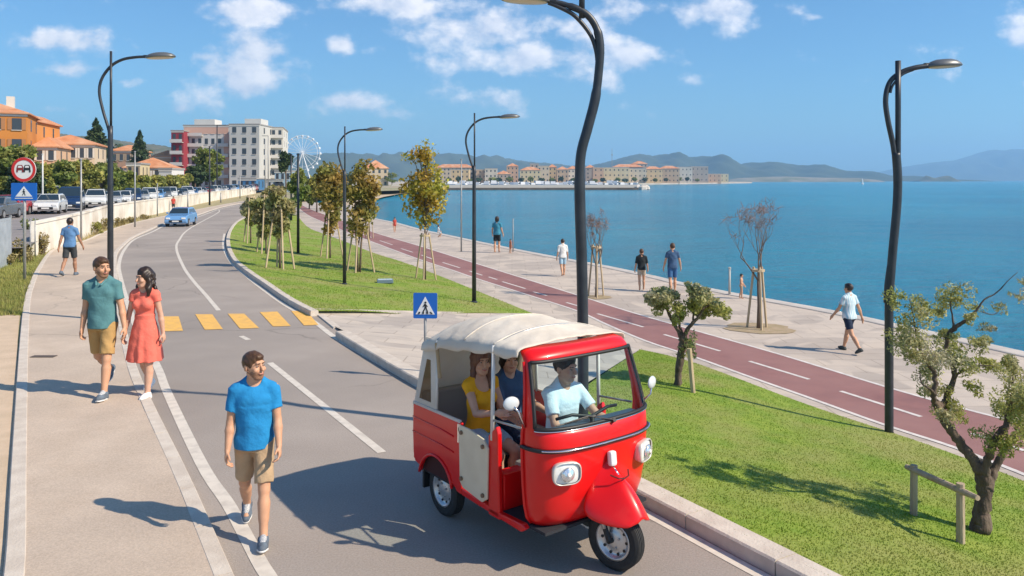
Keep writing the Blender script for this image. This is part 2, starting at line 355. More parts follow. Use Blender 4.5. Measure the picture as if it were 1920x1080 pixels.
def kerb(name, pts, wid, z0, z1, label=None, mat=kerbm):
    if 'kerb' in name and len(pts) > 8:   # laid as single stones with open joints
        rs = resample(pts, 1.0); mb = MB(); rr = random.Random(4)
        for a, b in zip(rs[:-1], rs[1:]):
            e = (b - a); e.z = 0; e.normalize(); nr = Vector((-e.y, e.x, 0)) * wid / 2; a2 = a + e * .006; b2 = b - e * .006; dz = rr.uniform(-.003, .003); V = []
            for q in (a2, b2):
                for (s, z) in ((1, z0), (1, z1 - .015 + dz), (.86, z1 + dz), (-.86, z1 + dz), (-1, z1 - .015 + dz), (-1, z0)): V.append((q.x + nr.x * s, q.y + nr.y * s, z))
            mb.add(V, [(k, k + 1, k + 7, k + 6) for k in range(5)] + [tuple(range(6)), tuple(range(11, 5, -1))])
        o = mb.build(name, mat); o['kind'] = 'structure'; return o
    V = []; Fc = []
    for i, p in enumerate(pts):
        t = (pts[min(i + 1, len(pts) - 1)] - pts[max(i - 1, 0)]); t.z = 0; t.normalize(); nr = Vector((-t.y, t.x, 0)) * wid / 2
        for (s, z) in ((1, z0), (1, z1 - .015), (.85, z1), (-.85, z1), (-1, z1 - .015), (-1, z0)):
            q = p + nr * s; V.append((q.x, q.y, z))
        if i:
            a = 6 * (i - 1); b = 6 * i
            for k in range(5): Fc.append((a + k, a + k + 1, b + k + 1, b + k))
    Fc += [tuple(range(6)), tuple(range(len(V) - 6, len(V)))[::-1]]
    o = mesh(name, V, Fc, mat)
    bm = bmesh.new(); bm.from_mesh(o.data); bmesh.ops.recalc_face_normals(bm, faces=bm.faces); bm.to_mesh(o.data); bm.free()
    o['kind'] = 'structure'; return o
kerb('pavement_kerb', l1, .15, -.04, ZV + .006)
kerb('pavement_edging', pl, .15, -.04, ZV + .01)
# white edge line on the road
V, Fc = ribbon_geo([p for p in path(Lroad, .004)], .125); mesh('road_edge_line', V, Fc, paintw)['kind'] = 'structure'
V, Fc = ribbon_geo(path([(400,392),(411,397),(358,427),(336,450),(331,467),(344,500),(362,526),(385,552),(410,582)], .004), .105); mesh('road_centre_line', V, Fc, paintw)['kind'] = 'structure'
for a, b in (((452,630),(466,637)), ((506,680),(716,848))):
    V, Fc = ribbon_geo([P(*a, .004), P(*b, .004)], .105); mesh('road_centre_line', V, Fc, paintw)['kind'] = 'structure'
mb = MB()
for q in ([(300,593),(335,593),(343,620),(308,621)], [(366,589),(398,589),(418,617),(384,618)], [(427,588),(458,588),(486,615),(450,616)], [(487,585),(520,584),(545,611),(512,612)], [(546,583),(575,583),(597,609),(570,610)]):
    mb.add([P(x, y, .008) for x, y in q][::-1], [(0, 1, 2, 3)])
mesh('crosswalk', mb.V, mb.F, painty)['kind'] = 'structure'
# right edge line along the kerb
rkk = path([(1470,1092),(1430,1080),(1191,951),(985,849),(785,724),(640,640),(597,609),(575,594),(535,572),(490,540),(458,514),(432,490),(419,461),(421,438)], .004)
V, Fc = ribbon_geo(rkk, .12); mesh('road_edge_line', V, Fc, paintw)['kind'] = 'structure'
kb = path(Kerb, 0.0)
kerb('lawn_kerb', path([(2000,1310),(1570,1093),(1370,993),(1191,903),(985,800),(785,703),(630,614)], .12), .26, -.02, .13)
kerb('lawn_kerb', path([(590,583),(545,560),(500,530),(470,510),(440,485),(428,458),(430,436),(440,420),(455,409),(475,402)], .12), .18, -.02, .13)
kerb('dropped_kerb', path([(632,616),(612,600),(590,583)], .0), .16, -.02, .03)
# promenade level
sea_edge = [(2400,775),(1920,665),(1700,616),(1567,587),(1442,564),(1358,549),(1275,532),(1217,518),(1133,500),(1046,484),(983,472),(900,455),(830,440),(780,429),(740,418),(693,408),(668,398),(655,385)]
inner = [(2300,1055),(1920,908),(1791,852),(1658,810),(1513,758),(1402,719),(1302,680),(1250,660),(1200,655),(1165,645),(1110,626),(1050,604),(1000,588),(947,563),(890,540),(827,518),(780,500),(697,473),(647,453),(600,436),(575,424),(560,410),(552,392),(548,376)]
se = path(sea_edge, ZP, 4); inn = path(inner, ZP, 4); inn2 = []
for i, p in enumerate(inn):
    t = inn[min(i + 1, len(inn) - 1)] - inn[max(i - 1, 0)]; t.normalize(); inn2.append(p + Vector((-t.y, t.x, 0)) * (.45 if i < len(inn) - 14 else 0))
sheet('promenade', [(16, -3, ZP)] + [tuple(p) for p in se] + [tuple(p) for p in reversed(inn2)] + [(5.5, -3, ZP)], promm)
kerb('quay_edge', [p for p in se], .5, -2.4, ZP + .03, mat=M('quay_stone', (.55, .50, .45), (.45, .41, .37), sc=2, rough=.9, bump=.3))
near = [(2350,1060),(1920,889),(1791,839),(1652,794),(1513,744),(1402,705),(1302,669),(1208,638),(1133,606),(1083,583),(1000,556),(890,521),(847,506),(780,484),(697,453),(640,431),(600,414),(575,402),(560,390)]
far = [(2350,935),(1920,797),(1808,766),(1658,724),(1458,663),(1291,616),(1180,584),(1079,552),(983,522),(880,490),(780,459),(703,436),(640,413),(600,399),(580,391),(566,384)]
nn = path(near, ZP + .004, 4); ff = path(far, ZP + .004, 4)
sheet('bike_path', [(9, -3, ZP + .004)] + [tuple(p) for p in reversed(nn)][::-1] + [tuple(p) for p in reversed(ff)] + [(13.5, -3, ZP + .004)], bikem)
for pp in (path(near, ZP + .008, 4), path(far, ZP + .008, 4)):
    V, Fc = ribbon_geo(pp, .09); mesh('bike_path_line', V, Fc, M('bike_paint', (.70, .64, .60), (.5, .45, .42), sc=8, rough=.7, lo=.4, hi=.8))['kind'] = 'structure'
mb = MB()
for (a, b) in (((1576,733),(1727,781)), ((1405,677),(1517,711)), ((1245,627),(1350,658)), ((1120,588),(1206,613)), ((1062,567),(1100,578)), ((1000,547),(1025,554)), ((942,528),(985,541)), ((916,519),(932,524)), ((880,508),(904,516)), ((830,492),(862,502)), ((790,478),(812,486)), ((752,466),(774,473)), ((712,451),(736,459)), ((676,437),(696,445)), ((1822,812),(2010,874)), ((643,425),(660,431))):
    V, Fc = ribbon_geo([P(*a, ZP + .0085), P(*b, ZP + .0085)], .09); mb.add(V, Fc)
mesh('bike_path_dashes', mb.V, mb.F, MATS['bike_paint'])['kind'] = 'structure'
# lawns and the paved island slope from the road kerb down to the promenade
def pair(A, B, za, zb, n=6): return path(A, za, n), path(B, zb, n)
A, B = pair([(590,583),(500,530),(440,485),(428,458),(430,436),(440,420),(475,402)], [(1000,588),(780,500),(697,473),(647,453),(600,436),(575,424),(558,404)], .12, ZP + .01, 8)
loft('lawn', A, B, 0, 26, grassm, noise=.03); LAWN2 = (A, B)
A, B = pair([(592,584),(650,625),(785,703),(900,757),(985,800)], [(1000,588),(1050,604),(1110,626),(1165,645),(1200,655)], .05, ZP + .008, 6)
A[0].z = .05
for i, p in enumerate(A): p.z = .118 if i == 0 else .02 + .09 * min(1, max(0, i - 4) / 3)
loft('paved_island', A, B, 0, 12, plazam)
A, B = pair([(985,800),(1191,903),(1370,993),(1570,1093),(2000,1310)], [(1200,655),(1302,680),(1513,758),(1791,852),(2300,1055)], .12, ZP + .01, 12)
loft('lawn', A, B, 0, 30, grassm, noise=.03); LAWN1 = (A, B)
# verge between pavement and wall, upper car park
Wb = [(30,505),(92,472),(155,448),(207,423),(260,409),(318,396),(400,377),(480,363),(540,355)]
wb = path(Wb, 0.0)
sheet('verge', [(-9.5, -3, .01), (-6.3, -3, .01)] + [tuple(p) for p in path(Pl, .01)] + [tuple(P(500, 362, .01)), tuple(P(480, 360, .01))] + [(p.x - .6, p.y, .01) for p in reversed(wb[:-4])] + [(-24, 24, .01), (-14, 5, .01)], drym)
sheet('sandy_strip', [tuple(P(x, y, .016)) for x, y in ((-60,1200),(-60,600),(-20,596),(20,590),(37,584),(33,640),(26,850),(12,1080),(-20,1200))], sandm)
sheet('grass_verge', [tuple(P(x, y, .016)) for x, y in ((-90,575),(-90,478),(20,474),(66,472),(74,485),(60,510),(44,540),(38,572),(10,580),(-40,582))], M('verge_grass', (.26, .27, .06), (.36, .33, .11), sc=3, rough=.95, bump=1, bsc=40, c3=(.20,.25,.04), sc3=.6))
ZK = .6
pk = [p.copy() for p in wb]
sheet('car_park', [(-26.5, 26, ZK)] + [(p.x - .12, p.y, ZK) for p in wb[2:]] + [(-120, 560, ZK), (-260, 500, ZK), (-260, 20, ZK), (-30, 20, ZK)], parkm)
# promenade beach far off
sheet('beach', [tuple(P(x, y, -1.2)) for x, y in ((655,392),(668,392),(690,378),(720,369),(752,363),(800,357),(760,354),(700,356),(640,370),(632,385))], M('beach_sand', (.55, .42, .28), (.48, .37, .25), sc=.3, rough=.95))
# grass blades
def blades(name, n, A, B, seed, h=.045, dmax=60, label=None):
    rs = np.random.RandomState(seed); A = np.array([tuple(p) for p in A]); B = np.array([tuple(p) for p in B]); m = len(A)
    area = []
    for i in range(m - 1): area.append(np.linalg.norm(np.cross(B[i] - A[i], A[i + 1] - A[i])) / (np.linalg.norm((A[i] + B[i]) / 2) ** 2))
    area = np.array(area); idx = rs.choice(m - 1, n, p=area / area.sum()); s = rs.rand(n)[:, None]; t = rs.rand(n)[:, None]
    a = A[idx] * (1 - s) + A[idx + 1] * s; b = B[idx] * (1 - s) + B[idx + 1] * s; p = a * (1 - t) + b * t
    e = np.sin(np.pi * t[:, 0]); p[:, 2] += .03 * e * (np.sin(p[:, 0] * 1.3 + p[:, 1] * .7) + np.sin(p[:, 1] * 1.1 - p[:, 0] * .4))
    ang = rs.rand(n) * 6.28; wd = .006 + .006 * rs.rand(n); hh = h * (.5 + rs.rand(n)) ; d = np.stack([np.cos(ang), np.sin(ang), np.zeros(n)], 1)
    lean = (rs.rand(n, 3) - .5) * np.array([1, 1, 0]) * h * 1.2
    V = np.empty((n, 3, 3)); V[:, 0] = p - d * wd[:, None]; V[:, 1] = p + d * wd[:, None]; V[:, 2] = p + lean; V[:, 2, 2] += hh
    V[:, 0, 2] -= .01; V[:, 1, 2] -= .01
    o = mesh(name, V.reshape(-1, 3), np.arange(3 * n).reshape(n, 3), M('grass_blade', (.165, .275, .018), (.25, .335, .04), sc=1.4, rough=.7, isl=.16, trans=.3, c3=(.30, .31, .07), sc3=.7, detail=8))
    o['kind'] = 'stuff'; return o
blades('grass', 110000, LAWN1[0], LAWN1[1], 3, h=.012); blades('grass', 50000, LAWN2[0], LAWN2[1], 4, h=.03)
# ------------------------------------------------------------ implicit surfaces for figures
class SDF:
    rs = 1.0
    def __init__(s, lo, hi, h):
        s.h = h; s.lo = np.array(lo, float); n = np.ceil((np.array(hi) - s.lo) / h).astype(int) + 1
        s.n = n; s.F = np.full(n, .12, np.float32); s.ax = [(s.lo[i] + h * np.arange(n[i])).astype(np.float32) for i in range(3)]
    def sl(s, lo, hi):
        i0 = np.clip(np.floor((np.array(lo) - s.lo) / s.h).astype(int), 0, s.n - 1); i1 = np.clip(np.ceil((np.array(hi) - s.lo) / s.h).astype(int) + 1, 1, s.n)
        ix = tuple(slice(a, b) for a, b in zip(i0, i1))
        X = s.ax[0][ix[0]][:, None, None]; Y = s.ax[1][ix[1]][None, :, None]; Z = s.ax[2][ix[2]][None, None, :]
        return ix, X, Y, Z
    def comb(s, ix, d, k, op):
        A = s.F[ix]
        if op == 'u':
            if k <= 0: s.F[ix] = np.minimum(A, d); return
            hh = np.clip(.5 + .5 * (d - A) / k, 0, 1); s.F[ix] = d * (1 - hh) + A * hh - k * hh * (1 - hh)
        elif op == 's':
            d = -d
            if k <= 0: s.F[ix] = np.maximum(A, d); return
            hh = np.clip(.5 - .5 * (d - A) / k, 0, 1); s.F[ix] = d * (1 - hh) + A * hh + k * hh * (1 - hh)
    def cone(s, a, b, ra, rb, k=.012, op='u', flat=False):
        a = np.array(a, float); b = np.array(b, float); ra *= s.rs; rb *= s.rs; m = max(ra, rb) + .045
        ix, X, Y, Z = s.sl(np.minimum(a, b) - m, np.maximum(a, b) + m); ba = b - a; L2 = max(1e-9, ba @ ba)
        tr = ((X - a[0]) * ba[0] + (Y - a[1]) * ba[1] + (Z - a[2]) * ba[2]) / L2; t = np.clip(tr, 0, 1)
        if flat:
            d = np.sqrt((X - a[0] - ba[0] * tr) ** 2 + (Y - a[1] - ba[1] * tr) ** 2 + (Z - a[2] - ba[2] * tr) ** 2) - (ra + (rb - ra) * t)
            d = np.maximum(d, (np.abs(tr - .5) - .5) * math.sqrt(L2))
        else:
            d = np.sqrt((X - a[0] - ba[0] * t) ** 2 + (Y - a[1] - ba[1] * t) ** 2 + (Z - a[2] - ba[2] * t) ** 2) - (ra + (rb - ra) * t)
        s.comb(ix, d, k, op)
    def ell(s, c, r, Rm=None, k=.012, op='u'):
        c = np.array(c, float); r = np.array(r, float) * s.rs; m = r.max() + .045
        ix, X, Y, Z = s.sl(c - m, c + m); X = X - c[0]; Y = Y - c[1]; Z = Z - c[2]
        if Rm is not None:
            Rm = np.array(Rm); X, Y, Z = (Rm[0, i] * X + Rm[1, i] * Y + Rm[2, i] * Z for i in range(3))
        k0 = np.sqrt((X / r[0]) ** 2 + (Y / r[1]) ** 2 + (Z / r[2]) ** 2) + 1e-6; k1 = np.sqrt((X / r[0] ** 2) ** 2 + (Y / r[1] ** 2) ** 2 + (Z / r[2] ** 2) ** 2) + 1e-6
        s.comb(ix, k0 * (k0 - 1) / k1, k, op)
    def tubeZ(s, tab, k=.02, op='u', fold=0, nf=8, T=None):
        # tab rows (z, rx, ry, cx, cy): an elliptical sleeve round the upright axis
        tab = np.array(tab, float); z = tab[:, 0]; o = np.argsort(z); tab = tab[o]; z = z[o]; mr = tab[:, 1:3].max() + .06 + abs(tab[:, 3:5]).max()
        ix, X, Y, Z = s.sl((-mr, -mr, z[0] - .02), (mr, mr, z[-1] + .02))
        zz = Z.ravel(); f = lambda j: np.interp(zz, z, tab[:, j])[None, None, :].astype(np.float32)
        rx, ry, cx, cy = f(1), f(2), f(3), f(4); x = (X - cx); y = (Y - cy)
        if fold:
            th = np.arctan2(y / ry, x / rx); amt = np.clip((z[-1] - Z) / (z[-1] - z[0]), 0, 1) * fold; q = 1 + amt * (np.cos(th * nf + 1) + .5 * np.cos(th * (nf + 5) + 2.2))
            rx = rx * q; ry = ry * q
        d = (np.sqrt((x / rx) ** 2 + (y / ry) ** 2) - 1) * np.minimum(rx, ry); d = np.maximum(d, np.maximum(z[0] - Z, Z - z[-1]))
        s.comb(ix, d, k, op)
    def clip(s, n, c):  # keep n.p < c
        X = s.ax[0][:, None, None]; Y = s.ax[1][None, :, None]; Z = s.ax[2][None, None, :]
        s.F = np.maximum(s.F, n[0] * X + n[1] * Y + n[2] * Z - c)
    def ripple(s, a, f=38, seed=0, zs=.5):
        X = s.ax[0][:, None, None]; Y = s.ax[1][None, :, None]; Z = s.ax[2][None, None, :]; q = seed * 1.7
        wv = np.sin(X * f + 2.5 * np.sin(Z * f * .35 + q) + q) * np.sin(Z * f * zs + 2 * np.sin(X * f * .4 + q) + Y * 9) + .6 * np.sin((X + Z) * f * .9 + Y * f * .6 + q * 2)
        s.F = s.F + (a * wv).astype(np.float32)
    def mesh(s):
        Fd = s.F; S = Fd < 0
        if not S.any(): return np.zeros((0, 3)), np.zeros((0, 4), int)
        w = np.argwhere(S); i0 = np.maximum(w.min(0) - 2, 0); i1 = np.minimum(w.max(0) + 3, s.n)
        Fd = Fd[i0[0]:i1[0], i0[1]:i1[1], i0[2]:i1[2]]; pad = 1; Fd = np.pad(Fd, 1, constant_values=.05); S = Fd < 0; n = Fd.shape
        cs = tuple(x - 1 for x in n); acc = np.zeros(cs + (3,), np.float32); cnt = np.zeros(cs, np.float32); quads = []
        G = np.indices(n, dtype=np.float32)
        for ax in range(3):
            sa = [slice(None)] * 3; sb = [slice(None)] * 3; sa[ax] = slice(0, -1); sb[ax] = slice(1, None); sa = tuple(sa); sb = tuple(sb)
            A = Fd[sa]; B = Fd[sb]; cr = (A < 0) != (B < 0); t = np.where(cr, A / np.where(cr, A - B, 1), 0)
            pos = np.stack([G[i][sa] for i in range(3)], -1).copy(); pos[..., ax] += t; pos *= cr[..., None]
            o1, o2 = [i for i in range(3) if i != ax]
            for d1 in (0, 1):
                for d2 in (0, 1):
                    q = [slice(None)] * 3; q[o1] = slice(d1, n[o1] - 1 + d1); q[o2] = slice(d2, n[o2] - 1 + d2); q = tuple(q)
                    acc += pos[q]; cnt += cr[q]
            e = np.argwhere(cr); e = e[(e[:, o1] > 0) & (e[:, o2] > 0) & (e[:, o1] < n[o1] - 1) & (e[:, o2] < n[o2] - 1)]
            neg = A[tuple(e.T)] < 0
            def cell(a, b):
                c = e.copy(); c[:, o1] -= a; c[:, o2] -= b; return np.ravel_multi_index(tuple(c.T), cs)
            Q = np.stack([cell(1, 1), cell(0, 1), cell(0, 0), cell(1, 0)], 1)
            flip = neg if ax != 1 else ~neg
            Q[~flip] = Q[~flip][:, ::-1]; quads.append(Q)
        Q = np.concatenate(quads); used, inv = np.unique(Q, return_inverse=True); Q = inv.reshape(Q.shape)
        V = acc.reshape(-1, 3)[used] / np.maximum(1, cnt.reshape(-1)[used])[:, None]
        return (V + i0 - 1) * s.h + s.lo, Q
    def build(s, name, mat, parent):
        V, Q = s.mesh()
        if len(V) == 0: return None
        return mesh(name, V.astype(float), Q, mat, parent, smooth=True)
def rx(a): c, s = math.cos(a), math.sin(a); return np.array([[1, 0, 0], [0, c, -s], [0, s, c]])
def ry(a): c, s = math.cos(a), math.sin(a); return np.array([[c, 0, s], [0, 1, 0], [-s, 0, c]])
def rz_(a): c, s = math.cos(a), math.sin(a); return np.array([[c, -s, 0], [s, c, 0], [0, 0, 1]])
def limb(a, b): return rx(-a) @ ry(b) @ np.array([0, 0, -1.0])  # a forward (towards -Y), b sideways
SKIN = lambda n, c: M('skin_' + n, c, tuple(x * .86 for x in c), sc=9, rough=.55, spec=.35, sss=.12)
def person(label, loc, rz, height, legs, arms, skin, hair, top, bottom, shoe, res=.008, sex='m', lean=0.0, yaw=0.0, pitch=0.0, anchor='foot', group=None, hairstyle='short', beard=None, roll=0.0, bare=False, splay=0.02, name='person', hip_loc=None, dark_eye=True):
    """legs: ((thigh_fwd, knee, foot_pitch) right, left) ; arms: ((shoulder_fwd, abduct, elbow, inward) right, left); angles in degrees"""
    root = empty(name, loc, rz, label, 'person', group, height / 1.75)
    f = sex == 'f'; sw = .146 if f else .168; hw = .085
    pel = np.array([0, 0, .93]); J = {}
    for s, i in ((-1, 0), (1, 1)):
        th, kn, fp = [R(a) for a in legs[i]]
        hip = pel + [s * hw, 0, 0]; sp = splay * s + (legs[i][3] if len(legs[i]) > 3 else 0)
        kd = limb(th, 0); kd = kd + np.array([sp, 0, 0]); kd /= np.linalg.norm(kd); knee = hip + kd * .43
        sd = limb(th - kn, 0); ank = knee + sd * .41
        fd = rx(-(th - kn) * 0 - fp) @ np.array([0, -1, 0]); J[s] = dict(hip=hip, knee=knee, ank=ank, fd=fd)
    low = min(min(J[s]['ank'][2] - .075, (J[s]['ank'] + J[s]['fd'] * .15)[2] - .045) for s in (-1, 1))
    off = np.array([0, 0, -low]) if anchor == 'foot' else -pel
    Rl = rx(R(lean)); P0 = pel
    def T(p): return P0 + Rl @ (np.array(p, float) - P0) + off   # upper body
    for s in (-1, 1):
        for k in ('hip', 'knee', 'ank'): J[s][k] = J[s][k] + off
        sf, ab, el, inw = [R(a) for a in arms[(s + 1) // 2]]
        sh = T([s * sw, .0, 1.405]); ud = Rl @ limb(sf, 0); ud = ud + np.array([s * math.sin(ab), 0, 0]); ud /= np.linalg.norm(ud)
        e = sh + ud * .285; fdr = Rl @ limb(sf + el, 0); fdr = fdr + np.array([s * math.sin(ab - inw), 0, 0]); fdr /= np.linalg.norm(fdr); wr = e + fdr * .245
        J[s].update(sh=sh, el=e, wr=wr, ud=ud, fa=fdr)
    HS = 1.09; Hc = T([0, -.018, 1.630]); Rh = Rl @ rz_(R(yaw)) @ rx(R(pitch)) @ ry(R(roll))
    def Hd(p): return Hc + Rh @ (np.array(p, float) * HS)
    allp = [J[s][k] for s in (-1, 1) for k in ('hip', 'knee', 'ank', 'sh', 'el', 'wr')] + [Hc]
    lo = np.min(allp, 0) - .26; hi = np.max(allp, 0) + .26
    fine = res < .011
    # ---- body
    B = SDF(lo, hi, res)
    def torso(S, g=0.0, k=.03):
        E = lambda c, r: S.ell(T(c), np.array(r) + g, Rl, k)
        if f:
            E((0, 0, .97), (.160, .108, .115)); E((0, 0, 1.11), (.118, .088, .14)); E((0, -.003, 1.27), (.132, .098, .15))
            for s in (-1, 1): E((s * .062, -.075, 1.275), (.062, .055, .06)); E((s * .075, .045, .92), (.085, .09, .1))
        else:
            E((0, 0, .97), (.155, .112, .12)); E((0, -.004, 1.11), (.142, .105, .14)); E((0, -.003, 1.29), (.166, .112, .16))
            for s in (-1, 1): E((s * .072, -.045, 1.33), (.085, .052, .065)); E((s * .075, .045, .93), (.08, .085, .09))
        for s in (-1, 1):
            S.cone(T((s * .03, .005, 1.40)), T((s * (sw - .01), .002, 1.408)), .068 + g, .055 + g, k)
            S.cone(T((s * .02, .012, 1.51)), T((s * (sw - .04), .01, 1.425)), .040 + g, .042 + g, k)
    torso(B)
    B.cone(T((0, .008, 1.43)), T((0, -.012, 1.575)), .060 if not f else .048, .054 if not f else .045, .03)
    for s in (-1, 1):
        j = J[s]; q = .88 if f else 1.0
        B.cone(j['sh'], j['el'], .054 * q, .037 * q, .02); B.cone(j['el'], j['el'] * .7 + j['wr'] * .3, .037 * q, .041 * q, .012); B.cone(j['el'] * .72 + j['wr'] * .28, j['wr'], .041 * q, .026 * q, .012)
        if anchor == 'foot' or True:
            B.cone(j['hip'], j['knee'], .088, .053, .02); B.cone(j['knee'], j['ank'], .050, .036, .015)
            c = j['knee'] * .7 + j['ank'] * .3 + np.array([0, .018, 0]); ax_ = (j['ank'] - j['knee']) / .41
            B.cone(c, c + ax_ * .12, .054, .042, .03)
            B.cone(j['ank'], j['ank'] + j['fd'] * .12 + np.array([0, 0, -.035]), .036, .028, .02)
        # hand: palm, four separate fingers and a thumb
        fa = j['fa']; nrm = np.array([-s, 0, 0.]); nrm = nrm - fa * (nrm @ fa); nrm /= np.linalg.norm(nrm); fw = np.cross(fa, nrm) * s; fw /= np.linalg.norm(fw)
        if fw @ (Rl @ limb(R(90), 0)) < 0 and abs(fa[2]) > .5: fw = -fw
        pc = j['wr'] + fa * .05
        Rm = np.stack([nrm, fw, fa], 1)
        B.ell(pc, (.021, .043, .055), Rm, .014)
        if fine:
            for q, (o, ln) in enumerate(((.030, .078), (.010, .086), (-.010, .080), (-.029, .062))):
                a0 = j['wr'] + fa * .085 + fw * o; c1 = .35 + .12 * q; d1 = fa * math.cos(c1) + nrm * math.sin(c1); a1 = a0 + d1 * ln * .5; d2 = fa * math.cos(c1 + .75) + nrm * math.sin(c1 + .75); a2 = a1 + d2 * ln * .5
                B.cone(a0, a1, .0098, .009, .003); B.cone(a1, a2, .009, .0075, .003)
            t0 = j['wr'] + fa * .03 + fw * .030 + nrm * .008; t1 = t0 + (fa * .65 + fw * .6 + nrm * .35) * .042; t2 = t1 + (fa * .9 + fw * .15 + nrm * .4) * .032
            B.cone(t0, t1, .013, .011, .006); B.cone(t1, t2, .011, .0085, .003)
        else: B.cone(pc, pc + fa * .09 + nrm * .03, .026, .018, .01)
    # head
    SDF.rs = HS
    g = .94 if f else 1.0
    B.ell(Hd((0, .012, .022)), (.076 * g, .094 * g, .088), Rh, .01); B.ell(Hd((0, -.028, -.038)), (.060 * g, .062, .070), Rh, .03)
    B.ell(Hd((0, -.055, -.092)), (.030 * g, .026, .022), Rh, .025)
    for s in (-1, 1):
        B.cone(Hd((s * .055 * g, .0, -.055)), Hd((s * .022, -.055, -.088)), .020, .018, .02)
        B.ell(Hd((s * .079 * g, .012, -.008)), (.008, .019, .030), Rh, .006); B.ell(Hd((s * .040, -.070, -.025)), (.022, .02, .02), Rh, .015)
        if fine: B.ell(Hd((s * .030, -.095, .012)), (.019, .014, .012), Rh, .012, 's')
    if fine:
        B.cone(Hd((-.03, -.080, .034)), Hd((.03, -.080, .034)), .012, .012, .014)
        B.cone(Hd((0, -.088, .014)), Hd((0, -.112, -.022)), .009, .013, .008); B.ell(Hd((0, -.093, -.056)), (.021, .010, .012), Rh, .008)
    else: B.cone(Hd((0, -.085, .014)), Hd((0, -.108, -.02)), .012, .014, .008)
    body = B.build('body', skin, root)
    # eyes, brows, mouth
    if fine:
        for s in (-1, 1):
            E = SDF(Hd((s * .03, -.085, .01)) - .03, Hd((s * .03, -.085, .01)) + .03, .0025); E.ell(Hd((s * .030, -.0825, .010)), (.0105, .0095, .0045), Rh, 0); E.build('eye', M('eye', (.42, .38, .35), rough=.2), root)
            E = SDF(Hd((s * .03, -.085, .01)) - .03, Hd((s * .03, -.085, .01)) + .03, .002); E.ell(Hd((s * .030, -.0905, .010)), (.0060, .0040, .0042), Rh, 0); E.build('iris', M('iris', (.03, .018, .01), rough=.15), root)
            E = SDF(Hd((s * .03, -.085, .03)) - .04, Hd((s * .03, -.085, .03)) + .04, .003); E.cone(Hd((s * .014, -.094, .031)), Hd((s * .047, -.082, .033)), .0042, .0034, 0); E.build('eyebrow', hair, root)
        E = SDF(Hd((0, -.09, -.055)) - .045, Hd((0, -.09, -.055)) + .045, .003)
        E.cone(Hd((-.024, -.092, -.053)), Hd((0, -.1025, -.057)), .003, .0055, 0); E.cone(Hd((.024, -.092, -.053)), Hd((0, -.1025, -.057)), .003, .0055, 0); E.build('lips', M('lips', (.42, .13, .11), rough=.5), root)
    # hair
    hr = min(res, .008); S = SDF(Hc - .24 - (np.array([0, 0, .25]) if hairstyle in ('long', 'wavy') else 0), Hc + .2, hr)
    up = .007 if hairstyle == 'short' else .024
    S.ell(Hd((0, .018, .032)), (.080 * g + up * .6, .096 * g + up * .6, .087 + up), Rh, 0)
    if hairstyle == 'short':
        S.ell(Hd((0, -.03, .078)), (.056, .063, .034), Rh, .015); S.ell(Hd((0, -.105, -.040)), (.098, .080, .100), Rh, .008, 's')
        S.ell(Hd((0, -.06, -.11)), (.12, .14, .075), Rh, .008, 's'); S.ell(Hd((0, .06, -.115)), (.12, .08, .055), Rh, .01, 's')
        for s in (-1, 1): S.ell(Hd((s * .088, .0, -.035)), (.03, .03, .05), Rh, .004, 's')
    elif hairstyle == 'bob':
        S.ell(Hd((0, .03, -.04)), (.095, .08, .085), Rh, .02); S.ell(Hd((0, -.115, -.045)), (.070, .085, .095), Rh, .008, 's')
    else:
        wv = hairstyle == 'wavy'
        for s in (-1, 1):
            S.cone(Hd((s * .068, .01, .03)), Hd((s * (.092 if wv else .075), -.01, -.12)), .034, .036 if wv else .026, .02)
            S.cone(Hd((s * (.092 if wv else .075), -.01, -.12)), Hd((s * (.085 if wv else .08), -.02 if wv else -.055, -.20 if wv else -.29)), .038 if wv else .026, .022 if wv else .014, .02)
        S.cone(Hd((0, .06, .0)), Hd((0, .075, -.20)), .075, .05, .03)
        S.ell(Hd((0, -.115, -.035)), (.063, .082, .088), Rh, .006, 's'); S.cone(Hd((0, -.09, -.1)), Hd((0, -.12, -.2)), .05, .06, .005, 's')
    if hairstyle == 'wavy':
        rg = random.Random(7)
        for _ in range(46):
            a = rg.uniform(.25, 2.9); zz = rg.uniform(-.2, .09); q = .082 + .03 * max(0, -zz / .2); S.ell(Hd((math.cos(a) * (q + .012), math.sin(a) * q + .02, zz)), (.020, .020, .026), Rh, .012)
    S.ripple(.0022 if hairstyle == 'short' else .006 if hairstyle == 'wavy' else .0035, 95 if hairstyle != 'wavy' else 48, 1, zs=.35 if hairstyle != 'wavy' else .9)
    S.build('hair', hair, root)
    if beard:
        S = SDF(Hc - .17, Hc + .12, .006)
        S.ell(Hd((0, -.030, -.040)), (.0625 * g, .0645, .0725), Rh, 0); S.ell(Hd((0, -.056, -.092)), (.032, .028, .024), Rh, .02)
        for s in (-1, 1): S.cone(Hd((s * .060, -.002, -.035)), Hd((s * .023, -.056, -.088)), .018, .020, .015)
        S.ell(Hd((0, -.085, .012)), (.105, .075, .052), Rh, .008, 's'); S.ell(Hd((0, -.108, -.057)), (.019, .02, .008), Rh, .003, 's')
        S.ell(Hd((0, .06, .0)), (.2, .06, .2), Rh, .003, 's'); S.build('beard', beard, root)
    # ---- clothes
    SDF.rs = 1.0
    kind, tm, *ta = top
